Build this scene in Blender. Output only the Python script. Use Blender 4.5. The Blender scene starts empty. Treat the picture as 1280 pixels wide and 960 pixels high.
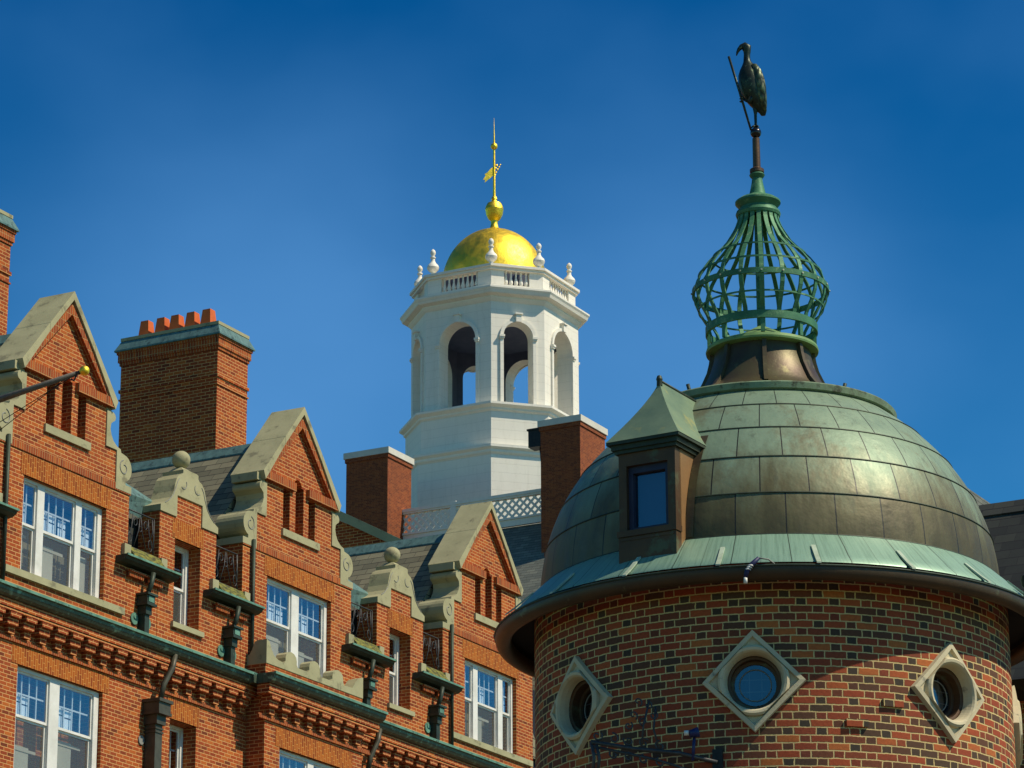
import bpy, math, random
from mathutils import Vector, Matrix
R = math.radians
random.seed(7)
C = bpy.context.scene.collection
SC = bpy.context.scene

# ------------------------------------------------------------------ camera
RES_X = 1280.0
F_PX = 4184.0
TILT, ROLL = R(17.948), -0.00486
cam = bpy.data.cameras.new('camera'); camo = bpy.data.objects.new('camera', cam); C.objects.link(camo)
cam.sensor_width = 36.0; cam.lens = 36.0 * F_PX / RES_X
cam.clip_start = 0.5; cam.clip_end = 6000
r0 = Vector((1, 0, 0)); u0 = Vector((0, -math.sin(TILT), math.cos(TILT))); f0 = Vector((0, math.cos(TILT), math.sin(TILT)))
rr = r0 * math.cos(ROLL) + u0 * math.sin(ROLL)
uu = -r0 * math.sin(ROLL) + u0 * math.cos(ROLL)
M = Matrix((rr, uu, -f0)).transposed().to_4x4(); M.translation = Vector((0, 0, 1.6))
camo.matrix_world = M
SC.camera = camo

# ------------------------------------------------------------------ light
SUN_AZ, SUN_EL = 72.0, 51.0          # azimuth measured from the tower towards the viewer, turning to the right
sdir = Vector((math.sin(R(SUN_AZ)) * math.cos(R(SUN_EL)), -math.cos(R(SUN_AZ)) * math.cos(R(SUN_EL)), math.sin(R(SUN_EL))))
sun = bpy.data.lights.new('sun', 'SUN'); sun.energy = 5.0; sun.angle = R(0.5); sun.color = (1.0, 0.88, 0.68)
suno = bpy.data.objects.new('sun', sun); C.objects.link(suno)
suno.rotation_euler = sdir.to_track_quat('Z', 'Y').to_euler()
W = bpy.data.worlds.new('World'); SC.world = W; W.use_nodes = True
nt = W.node_tree; nt.nodes.clear()
out = nt.nodes.new('ShaderNodeOutputWorld'); bg = nt.nodes.new('ShaderNodeBackground')
sky = nt.nodes.new('ShaderNodeTexSky'); sky.sky_type = 'NISHITA'; sky.sun_disc = False
sky.sun_elevation = R(SUN_EL); sky.sun_rotation = math.atan2(sdir.x, sdir.y)
sky.air_density = 1.0; sky.dust_density = 0.2; sky.ozone_density = 3.0; sky.altitude = 200
hs = nt.nodes.new('ShaderNodeHueSaturation'); hs.inputs['Saturation'].default_value = 1.45; hs.inputs['Hue'].default_value = 0.497
gm = nt.nodes.new('ShaderNodeGamma'); gm.inputs[1].default_value = 1.6
# thin uneven high haze
tc = nt.nodes.new('ShaderNodeTexCoord'); mp = nt.nodes.new('ShaderNodeMapping'); mp.inputs['Scale'].default_value = (9, 9, 13)
nz = nt.nodes.new('ShaderNodeTexNoise'); nz.inputs['Scale'].default_value = 1.6; nz.inputs['Detail'].default_value = 3; nz.inputs['Roughness'].default_value = 0.45
cr = nt.nodes.new('ShaderNodeValToRGB'); cr.color_ramp.elements[0].position = 0.36; cr.color_ramp.elements[1].position = 0.72
cr.color_ramp.elements[0].color = (0, 0, 0, 1); cr.color_ramp.elements[1].color = (1, 1, 1, 1)
mx = nt.nodes.new('ShaderNodeMix'); mx.data_type = 'RGBA'
mul = nt.nodes.new('ShaderNodeMath'); mul.operation = 'MULTIPLY'; mul.inputs[1].default_value = 0.10
nt.links.new(sky.outputs[0], hs.inputs['Color']); nt.links.new(hs.outputs[0], gm.inputs[0])
nt.links.new(tc.outputs['Generated'], mp.inputs[0]); nt.links.new(mp.outputs[0], nz.inputs['Vector'])
nt.links.new(nz.outputs[0], cr.inputs[0]); nt.links.new(cr.outputs[0], mul.inputs[0])
# air gets paler towards the horizon
sx = nt.nodes.new('ShaderNodeSeparateXYZ'); nt.links.new(tc.outputs['Generated'], sx.inputs[0])
hz = nt.nodes.new('ShaderNodeMapRange'); hz.inputs['From Min'].default_value = 0.44; hz.inputs['From Max'].default_value = 0.20; hz.inputs['To Min'].default_value = 0.0; hz.inputs['To Max'].default_value = 0.18; hz.interpolation_type = 'SMOOTHSTEP'
nt.links.new(sx.outputs[2], hz.inputs[0])
ad = nt.nodes.new('ShaderNodeMath'); ad.operation = 'ADD'; ad.use_clamp = True
# pale patches invented mid-sky: a painted glow that leaves the edges darker
def sky_glow(d, r_, amt):
    vd = nt.nodes.new('ShaderNodeVectorMath'); vd.operation = 'DISTANCE'; vd.inputs[1].default_value = d; nt.links.new(tc.outputs['Generated'], vd.inputs[0])
    mr = nt.nodes.new('ShaderNodeMapRange'); mr.interpolation_type = 'SMOOTHERSTEP'; mr.inputs['From Min'].default_value = r_; mr.inputs['From Max'].default_value = 0.0; mr.inputs['To Min'].default_value = 0; mr.inputs['To Max'].default_value = amt
    nt.links.new(vd.outputs['Value'], mr.inputs[0]); return mr.outputs[0]
acc = hz.outputs[0]
for o_ in (mul.outputs[0], sky_glow((-.075, .945, .310), .130, .44), sky_glow((.055, .945, .318), .105, .34)):
    ad = nt.nodes.new('ShaderNodeMath'); ad.operation = 'ADD'; ad.use_clamp = True
    nt.links.new(acc, ad.inputs[0]); nt.links.new(o_, ad.inputs[1]); acc = ad.outputs[0]
nt.links.new(acc, mx.inputs[0])
tn = nt.nodes.new('ShaderNodeMix'); tn.data_type = 'RGBA'; tn.blend_type = 'MULTIPLY'; tn.inputs[0].default_value = 1.0; tn.inputs[7].default_value = (.58, 1.0, .67, 1)
nt.links.new(gm.outputs[0], tn.inputs[6]); nt.links.new(tn.outputs[2], mx.inputs[6]); mx.inputs[7].default_value = (2.3, 6.5, 13.6, 1)
nt.links.new(mx.outputs[2], bg.inputs[0]); bg.inputs[1].default_value = 0.055
nt.links.new(bg.outputs[0], out.inputs[0])
vs = SC.view_settings; vs.view_transform = 'Standard'; vs.look = 'None'; vs.exposure = 0.0; vs.gamma = 1.0; vs.use_curve_mapping = False
SC.cycles.use_denoising = True; SC.cycles.max_bounces = 6; SC.cycles.transparent_max_bounces = 8

# ------------------------------------------------------------------ node helpers
class NT:
    def __init__(s, name):
        s.m = bpy.data.materials.new(name); s.m.use_nodes = True; s.t = s.m.node_tree
        s.b = s.t.nodes['Principled BSDF']; s.out = s.t.nodes['Material Output']
    def n(s, ty, **k):
        x = s.t.nodes.new(ty)
        for a, b in k.items(): setattr(x, a, b)
        return x
    def l(s, a, b): s.t.links.new(a, b)
    def math(s, op, a, b=None, c=None, clamp=False):
        x = s.n('ShaderNodeMath', operation=op, use_clamp=clamp)
        for i, v in enumerate((a, b, c)):
            if v is None: continue
            if hasattr(v, 'links') or hasattr(v, 'is_linked'): s.l(v, x.inputs[i])
            else: x.inputs[i].default_value = v
        return x.outputs[0]
    def ramp(s, fac, stops, interp='LINEAR'):
        x = s.n('ShaderNodeValToRGB'); e = x.color_ramp.elements; x.color_ramp.interpolation = interp
        while len(e) < len(stops): e.new(0.5)
        for i, (p, c) in enumerate(stops):
            e[i].position = p; e[i].color = (c[0], c[1], c[2], 1) if not isinstance(c, (int, float)) else (c, c, c, 1)
        s.l(fac, x.inputs[0]); return x.outputs[0]
    def mix(s, fac, a, b, mode='MIX'):
        x = s.n('ShaderNodeMix', data_type='RGBA', blend_type=mode)
        for i, v in ((0, fac), (6, a), (7, b)):
            if hasattr(v, 'is_linked'): s.l(v, x.inputs[i])
            elif isinstance(v, tuple): x.inputs[i].default_value = (v[0], v[1], v[2], 1)
            else: x.inputs[i].default_value = v
        return x.outputs[2]
    def noise(s, scale, detail=4, rough=.55, vec=None, sc=None):
        x = s.n('ShaderNodeTexNoise'); x.inputs['Scale'].default_value = scale; x.inputs['Detail'].default_value = detail; x.inputs['Roughness'].default_value = rough
        if vec is None: vec = s.n('ShaderNodeTexCoord').outputs['Object']
        if sc:
            mpn = s.n('ShaderNodeMapping'); mpn.inputs['Scale'].default_value = sc; s.l(vec, mpn.inputs[0]); vec = mpn.outputs[0]
        s.l(vec, x.inputs['Vector']); return x.outputs[0]
    def bump(s, h, strength=.5, dist=.01):
        x = s.n('ShaderNodeBump'); x.inputs['Strength'].default_value = strength; x.inputs['Distance'].default_value = dist
        s.l(h, x.inputs['Height']); s.l(x.outputs[0], s.b.inputs['Normal'])
    def set(s, **k):
        for a, b in k.items():
            a = {'rough': 'Roughness', 'metal': 'Metallic', 'col': 'Base Color', 'spec': 'Specular IOR Level'}[a]
            if hasattr(b, 'is_linked'): s.l(b, s.b.inputs[a])
            elif isinstance(b, tuple): s.b.inputs[a].default_value = (b[0], b[1], b[2], 1)
            else: s.b.inputs[a].default_value = b

def brick_mat(name, h, S, H, mort, ramp, hdr_ramp, mortar_col, swap=False, dirt=.25, seed=0., wob=.006, off=.5):
    n = NT(name)
    uv = n.n('ShaderNodeUVMap').outputs[0]
    sp = n.n('ShaderNodeSeparateXYZ'); n.l(uv, sp.inputs[0])
    ux, uy = sp.outputs[0], sp.outputs[1]
    if swap: ux, uy = uy, ux
    w1 = n.noise(9, 2, vec=uv); w2 = n.noise(13, 2, vec=uv)
    ux = n.math('ADD', ux, n.math('MULTIPLY', n.math('SUBTRACT', w1, .5), wob * 2))
    uy = n.math('ADD', uy, n.math('MULTIPLY', n.math('SUBTRACT', w2, .5), wob * 1.6))
    v = n.math('DIVIDE', uy, h); row = n.math('FLOOR', v); fv = n.math('MULTIPLY', n.math('FRACT', v), h)
    P = S + H
    x = n.math('ADD', ux, n.math('MULTIPLY', n.math('FRACT', n.math('MULTIPLY', row, off)), P))
    k = n.math('FLOOR', n.math('DIVIDE', x, P)); fx = n.math('SUBTRACT', x, n.math('MULTIPLY', k, P))
    isH = n.math('GREATER_THAN', fx, S)
    lx = n.math('SUBTRACT', fx, n.math('MULTIPLY', isH, S))
    ln = n.math('ADD', S, n.math('MULTIPLY', isH, H - S))
    dx = n.math('MINIMUM', lx, n.math('SUBTRACT', ln, lx)); dy = n.math('MINIMUM', fv, n.math('SUBTRACT', h, fv))
    d = n.math('MINIMUM', dx, dy)
    d = n.math('ADD', d, n.math('MULTIPLY', n.math('SUBTRACT', n.noise(45, 4, .7, vec=uv), .5), .010))
    mask = n.math('DIVIDE', n.math('SUBTRACT', d, mort * .5 - .002), .004, clamp=True)
    cv = n.n('ShaderNodeCombineXYZ'); n.l(n.math('ADD', n.math('MULTIPLY', k, 2.0), isH), cv.inputs[0]); n.l(row, cv.inputs[1]); cv.inputs[2].default_value = seed
    wn = n.n('ShaderNodeTexWhiteNoise', noise_dimensions='3D'); n.l(cv.outputs[0], wn.inputs['Vector'])
    rv = wn.outputs['Value']
    c = n.mix(isH, n.ramp(rv, ramp), n.ramp(rv, hdr_ramp))
    fine = n.noise(35, 4, vec=uv)
    c = n.mix(n.math('MULTIPLY', fine, .55), c, (.02, .012, .008))
    mc = n.mix(n.noise(2.2, 3, vec=uv), mortar_col, tuple(q * .72 for q in mortar_col))
    big = n.ramp(n.noise(.55, 5, .6, vec=uv), [(.35, 0.0), (.75, 1.0)])
    col = n.mix(mask, mc, c)
    col = n.mix(n.math('MULTIPLY', big, dirt), col, (.06, .035, .02))
    stk = n.ramp(n.noise(1.6, 5, .7, vec=uv, sc=(1.0, .16, 1)), [(.54, 0.0), (.74, 1.0)])
    col = n.mix(n.math('MULTIPLY', stk, dirt * 1.3), col, (.035, .026, .018))
    n.set(col=col, rough=.9, spec=.25)
    hh = n.math('ADD', n.math('MULTIPLY', mask, 1.0), n.math('MULTIPLY', fine, .5))
    n.bump(hh, .65, .006)
    return n.m

def slate_mat(name, h, wd, cols, seed=0.):
    n = NT(name)
    uv = n.n('ShaderNodeUVMap').outputs[0]
    sp = n.n('ShaderNodeSeparateXYZ'); n.l(uv, sp.inputs[0])
    v = n.math('DIVIDE', n.math('ADD', sp.outputs[1], n.math('MULTIPLY', n.noise(3, 2, vec=uv), .02)), h); row = n.math('FLOOR', v); fv = n.math('FRACT', v)
    x = n.math('ADD', n.math('DIVIDE', sp.outputs[0], wd), n.math('MULTIPLY', n.math('FLOORED_MODULO', row, 2.0), .47))
    k = n.math('FLOOR', x); fx = n.math('FRACT', x)
    gap = n.math('MULTIPLY', n.math('LESS_THAN', fx, .025), .8)
    low = n.math('GREATER_THAN', fv, .0); sh = n.math('LESS_THAN', fv, .09)
    cv = n.n('ShaderNodeCombineXYZ'); n.l(k, cv.inputs[0]); n.l(row, cv.inputs[1]); cv.inputs[2].default_value = seed
    wn = n.n('ShaderNodeTexWhiteNoise', noise_dimensions='3D'); n.l(cv.outputs[0], wn.inputs['Vector'])
    c = n.ramp(wn.outputs['Value'], cols)
    c = n.mix(n.math('MULTIPLY', n.noise(2.5, 5, vec=uv), .5), c, tuple(q * .5 for q in cols[0][1]))
    edge = n.math('MAXIMUM', gap, sh)
    c = n.mix(edge, c, (.012, .012, .014))
    n.set(col=c, rough=.75, spec=.3)
    hh = n.math('SUBTRACT', n.math('SUBTRACT', 1.0, n.math('MULTIPLY', fv, .8)), n.math('MULTIPLY', edge, .8))
    n.bump(hh, .8, .02)
    return n.m

def plain(name, a, b, scale=3., rough=.8, metal=0., streak=None, bump=.15, spec=.3, det=5, lo=.35, hi=.7, spots=None):
    n = NT(name)
    f = n.ramp(n.noise(scale, det, .6, sc=streak), [(lo, 0.0), (hi, 1.0)])
    c = n.mix(f, a, b)
    if spots: c = n.mix(n.ramp(n.noise(spots[1], 4, .65), [(spots[2], 0.0), (spots[2] + .1, 1.0)]), c, spots[0])
    n.set(col=c, rough=rough, metal=metal, spec=spec)
    if bump: n.bump(n.noise(scale * 9, 4), bump, .01)
    return n.m

MAT = {}
_or = [(0, (.20, .036, .010)), (.12, (.34, .055, .012)), (.6, (.47, .083, .014)), (.85, (.54, .112, .017)), (1, (.60, .155, .024))]
_oh = [(0, (.11, .028, .006)), (.5, (.27, .052, .008)), (1, (.42, .10, .014))]
MAT['brick'] = brick_mat('orange_brick', .082, .235, .235, .0155, _or, _or, (.70, .38, .14), dirt=.17, off=.25)
_so = [(0, (.30, .055, .006)), (.5, (.44, .098, .009)), (1, (.52, .135, .012))]
MAT['soldier'] = brick_mat('soldier_brick', .080, .215, .215, .013, _so, _so, (.64, .30, .07), swap=True, dirt=.06, seed=3., off=.185)
MAT['soldier_dark'] = brick_mat('rowlock_brick', .080, .2, .2, .014, _or, _or, (.50, .30, .12), swap=True, dirt=.2, seed=5., off=0.)
_fr = [(0, (.20, .045, .020)), (.5, (.31, .070, .024)), (1, (.39, .10, .03))]
MAT['far_brick'] = brick_mat('far_red_brick', .075, .2, .1, .009, _fr, _fr, (.38, .16, .07), dirt=.22, seed=8.)
_tr = [(0, (.095, .060, .038)), (.16, (.16, .066, .036)), (.30, (.29, .070, .032)), (.6, (.42, .074, .030)), (.88, (.51, .105, .034)), (1, (.60, .18, .045))]
_th = [(0, (.060, .052, .038)), (.3, (.10, .062, .040)), (.5, (.16, .058, .032)), (.75, (.28, .056, .028)), (1, (.40, .085, .032))]
MAT['tower_brick'] = brick_mat('weathered_flemish_brick', .0752, .222, .106, .0120, _tr, _th, (.72, .55, .24), dirt=.17, seed=1., wob=.010)
MAT['slate'] = slate_mat('olive_slate', .24, .42, [(0, (.15, .14, .09)), (.5, (.22, .205, .13)), (1, (.28, .25, .155))])
MAT['slate_far'] = slate_mat('grey_slate', .19, .4, [(0, (.13, .14, .12)), (.5, (.17, .18, .15)), (1, (.22, .225, .18))], 2.)
MAT['slate_dark'] = slate_mat('charcoal_and_shade_slate', .22, .34, [(0, (.018, .020, .020)), (.5, (.030, .034, .030)), (1, (.048, .052, .042))], 4.)  # dark roof slate; also serves as painted shade in the facade recesses
MAT['stone'] = plain('olive_sandstone', (.38, .355, .205), (.29, .275, .155), 1.6, .85, bump=.35, spots=((.20, .185, .11), 3.2, .58))
MAT['stone_pale'] = plain('pale_limestone', (.56, .49, .32), (.47, .41, .27), 4, .8, spots=((.22, .20, .15), 7, .62))
MAT['cap_stone'] = plain('chimney_cap_stone', (.62, .60, .52), (.52, .50, .44), 1.5, .8)
MAT['white'] = plain('white_window_paint', (.74, .73, .67), (.60, .59, .53), 3, .5, spec=.4, bump=.05)
MAT['bell_white'] = None
MAT['verdigris'] = plain('verdigris_copper', (.16, .33, .24), (.075, .17, .12), 3.5, .6, .15, streak=(1, 1, .3), spots=((.03, .055, .04), 9, .58))
MAT['verdigris_blue'] = plain('blue_green_copper', (.13, .235, .215), (.075, .135, .13), 2.5, .55, .2, streak=(3, 3, .5), spots=((.05, .085, .08), 6, .56))
MAT['copper_dark'] = plain('dark_aged_copper', (.045, .065, .045), (.025, .032, .022), 4, .55, .3, spots=((.10, .16, .11), 8, .64))
MAT['cage'] = plain('green_weathered_copper', (.070, .215, .105), (.030, .115, .062), 5, .55, .15, spots=((.17, .30, .15), 9, .56))
MAT['bronze_brown'] = plain('brown_copper', (.11, .060, .030), (.07, .042, .024), 3, .5, .35, spots=((.10, .10, .055), 4, .56))
MAT['neck_copper'] = plain('olive_brown_copper', (.105, .095, .045), (.075, .05, .035), 3, .45, .4, spots=((.22, .20, .09), 3.5, .60))
MAT['iron'] = plain('black_iron', (.02, .02, .022), (.035, .033, .03), 10, .5, .5)
MAT['iron_grey'] = plain('grey_wrought_iron', (.075, .075, .075), (.04, .04, .04), 14, .5, .4)
MAT['statue'] = plain('dark_bronze_statue', (.035, .05, .034), (.018, .026, .022), 25, .38, .55, spots=((.13, .17, .09), 22, .6))
MAT['terracotta'] = plain('terracotta_pot', (.62, .135, .03), (.50, .095, .022), 4, .75)
MAT['moss'] = plain('mossy_tin', (.20, .19, .035), (.055, .055, .025), 7, .95, streak=(1, 1, 3), lo=.4, hi=.6)
MAT['pole_brown'] = plain('bronze_pole', (.17, .095, .045), (.10, .06, .035), 6, .4, .6)
MAT['pole'] = plain('weathered_flagpole', (.17, .15, .12), (.10, .09, .075), 10, .5, .2)
MAT['asphalt'] = plain('sunlit_paving', (.13, .095, .055), (.10, .075, .045), 1, .9)
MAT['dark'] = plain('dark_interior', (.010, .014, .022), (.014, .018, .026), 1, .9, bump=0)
MAT['blind'] = plain('roller_blind', (.62, .64, .54), (.50, .54, .46), 1, .9, bump=0)
MAT['curtain'] = plain('pale_paper_shade', (.85, .88, .88), (.78, .82, .84), 1, .9, bump=0)
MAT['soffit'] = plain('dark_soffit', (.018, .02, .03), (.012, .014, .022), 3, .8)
MAT['lead'] = plain('grey_flashing', (.27, .27, .24), (.19, .19, .17), 4, .7)

def bell_white():
    n = NT('white_clapboard'); uv = n.n('ShaderNodeUVMap').outputs[0]
    sp = n.n('ShaderNodeSeparateXYZ'); n.l(uv, sp.inputs[0])
    fv = n.math('FRACT', n.math('DIVIDE', sp.outputs[1], .42))
    line = n.math('LESS_THAN', fv, .05)
    c = n.mix(n.noise(1.2, 4), (.82, .78, .68), (.75, .71, .62))
    c = n.mix(n.math('MULTIPLY', line, .25), c, (.40, .38, .31))
    g1 = n.ramp(n.noise(2.2, 5, .7, sc=(2.2, 2.2, .35)), [(.50, 0.0), (.78, .22)]); c = n.mix(g1, c, (.40, .38, .30))
    g2 = n.ramp(n.noise(6, 4, .7), [(.62, 0.0), (.68, .18)]); c = n.mix(g2, c, (.46, .44, .37))
    n.set(col=c, rough=.6, spec=.25); n.bump(n.math('SUBTRACT', 1.0, line), .35, .03); return n.m
MAT['bell_white'] = bell_white()
def gold():
    n = NT('gold_leaf'); f = n.noise(3.2, 6, .7)
    c = n.mix(f, (1.0, .74, .085), (.86, .58, .05))
    v = n.n('ShaderNodeTexVoronoi'); v.inputs['Scale'].default_value = 2.4
    tcn = n.n('ShaderNodeTexCoord'); n.l(tcn.outputs['Object'], v.inputs['Vector'])
    n.set(col=c, metal=1.0, rough=n.ramp(f, [(.3, .36), (.7, .60)])); n.bump(n.math('ADD', v.outputs[0], n.noise(14, 4, .7)), .30, .05); return n.m
MAT['gold'] = gold()
def glass(name, tint, fac, rough=.03):
    n = NT(name); t = n.t
    tr = n.n('ShaderNodeBsdfTransparent'); tr.inputs[0].default_value = (*tint, 1)
    gl = n.n('ShaderNodeBsdfGlossy'); gl.inputs['Roughness'].default_value = rough; gl.inputs[0].default_value = (.9, .95, 1, 1)
    lw = n.n('ShaderNodeLayerWeight'); lw.inputs[0].default_value = .5; fres = n.math('MULTIPLY_ADD', n.math('POWER', lw.outputs['Facing'], 4.0), .9, .04)
    bp = n.n('ShaderNodeBump'); bp.inputs['Strength'].default_value = .06; bp.inputs['Distance'].default_value = .02; n.l(n.noise(1.6, 2), bp.inputs['Height']); n.l(bp.outputs[0], gl.inputs['Normal'])
    m = n.n('ShaderNodeMixShader'); n.l(n.math('ADD', fres, fac, clamp=True), m.inputs[0]); n.l(tr.outputs[0], m.inputs[1]); n.l(gl.outputs[0], m.inputs[2])
    n.l(m.outputs[0], n.out.inputs[0]); return n.m
MAT['glass'] = glass('window_glass', (.82, .90, .96), .17)
def screen():
    n = NT('insect_screen'); tr = n.n('ShaderNodeBsdfTransparent'); df = n.n('ShaderNodeBsdfDiffuse'); df.inputs[0].default_value = (.15, .155, .14, 1)
    m = n.n('ShaderNodeMixShader'); m.inputs[0].default_value = .38; n.l(tr.outputs[0], m.inputs[1]); n.l(df.outputs[0], m.inputs[2])
    g2 = n.n('ShaderNodeBsdfGlossy'); g2.inputs['Roughness'].default_value = .08; m2 = n.n('ShaderNodeMixShader'); m2.inputs[0].default_value = .07; n.l(m.outputs[0], m2.inputs[1]); n.l(g2.outputs[0], m2.inputs[2]); n.l(m2.outputs[0], n.out.inputs[0]); return n.m
MAT['screen'] = screen()
MAT['glass_dark'] = glass('dark_round_glass', (.55, .62, .7), .10, .08)

def dome_copper():
    n = NT('patinated_copper_sheets'); uv = n.n('ShaderNodeUVMap').outputs[0]
    sp = n.n('ShaderNodeSeparateXYZ'); n.l(uv, sp.inputs[0])
    row = n.math('FLOOR', sp.outputs[1]); fv = n.math('FRACT', sp.outputs[1])
    x = n.math('ADD', sp.outputs[0], n.math('MULTIPLY', n.math('FLOORED_MODULO', row, 2.0), .5)); k = n.math('FLOOR', x); fx = n.math('FRACT', x)
    dx = n.math('MINIMUM', fx, n.math('SUBTRACT', 1.0, fx)); dy = n.math('MINIMUM', fv, n.math('SUBTRACT', 1.0, fv))
    line = n.math('MAXIMUM', n.math('LESS_THAN', dx, .014), n.math('LESS_THAN', dy, .017))
    cv = n.n('ShaderNodeCombineXYZ'); n.l(k, cv.inputs[0]); n.l(row, cv.inputs[1])
    wn = n.n('ShaderNodeTexWhiteNoise', noise_dimensions='3D'); n.l(cv.outputs[0], wn.inputs['Vector']); rv = wn.outputs['Value']
    st = n.noise(1.0, 5, .65, sc=(5, 5, .9)); cl = n.noise(1.1, 5, .6)
    # how far a sheet has turned green: lower courses still brown
    g = n.math('MULTIPLY_ADD', sp.outputs[1], .42, -.02)
    g = n.math('ADD', g, n.math('MULTIPLY', n.math('SUBTRACT', rv, .5), .34)); g = n.math('ADD', g, n.math('MULTIPLY', n.math('SUBTRACT', st, .5), 1.1))
    g = n.math('ADD', g, n.math('MULTIPLY', n.math('SUBTRACT', cl, .5), .5), clamp=True)
    c = n.ramp(g, [(0, (.080, .066, .027)), (.32, (.118, .105, .046)), (.62, (.155, .175, .100)), (1, (.195, .275, .185))])
    c = n.mix(n.ramp(n.noise(.9, 6, .75, sc=(1.6, 1.6, 1)), [(.52, 0.0), (.66, .75)]), c, (.135, .115, .055))
    c = n.mix(n.ramp(n.noise(1.6, 6, .7, sc=(6, 6, 1)), [(.56, 0.0), (.72, .6)]), c, (.05, .055, .035))
    c = n.mix(line, c, (.016, .018, .014))
    n.set(col=c, metal=.22, rough=n.ramp(st, [(.3, .40), (.7, .62)]), spec=.4)
    hh = n.math('SUBTRACT', n.math('MULTIPLY', n.noise(2.6, 4), 1.4), n.math('MULTIPLY', line, .5)); n.bump(hh, .22, .05)
    return n.m
MAT['dome'] = dome_copper()
def skirt_copper():
    n = NT('pale_verdigris_skirt'); uv = n.n('ShaderNodeUVMap').outputs[0]
    sp = n.n('ShaderNodeSeparateXYZ'); n.l(uv, sp.inputs[0]); fx = n.math('FRACT', sp.outputs[0])
    line = n.math('LESS_THAN', fx, .02); l2 = n.math('COMPARE', fx, .5, .008)
    st = n.noise(3.5, 5, .7, vec=uv, sc=(6, .35, 1))
    c = n.ramp(st, [(.25, (.13, .215, .15)), (.5, (.225, .37, .265)), (.8, (.28, .43, .31))])
    c = n.mix(n.math('MULTIPLY', n.math('MAXIMUM', line, n.math('MULTIPLY', l2, .5)), .85), c, (.03, .045, .03))
    n.set(col=c, metal=.28, rough=.45); n.bump(n.math('SUBTRACT', n.noise(4, 3), line), .2, .02); return n.m
MAT['skirt'] = skirt_copper()

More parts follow.
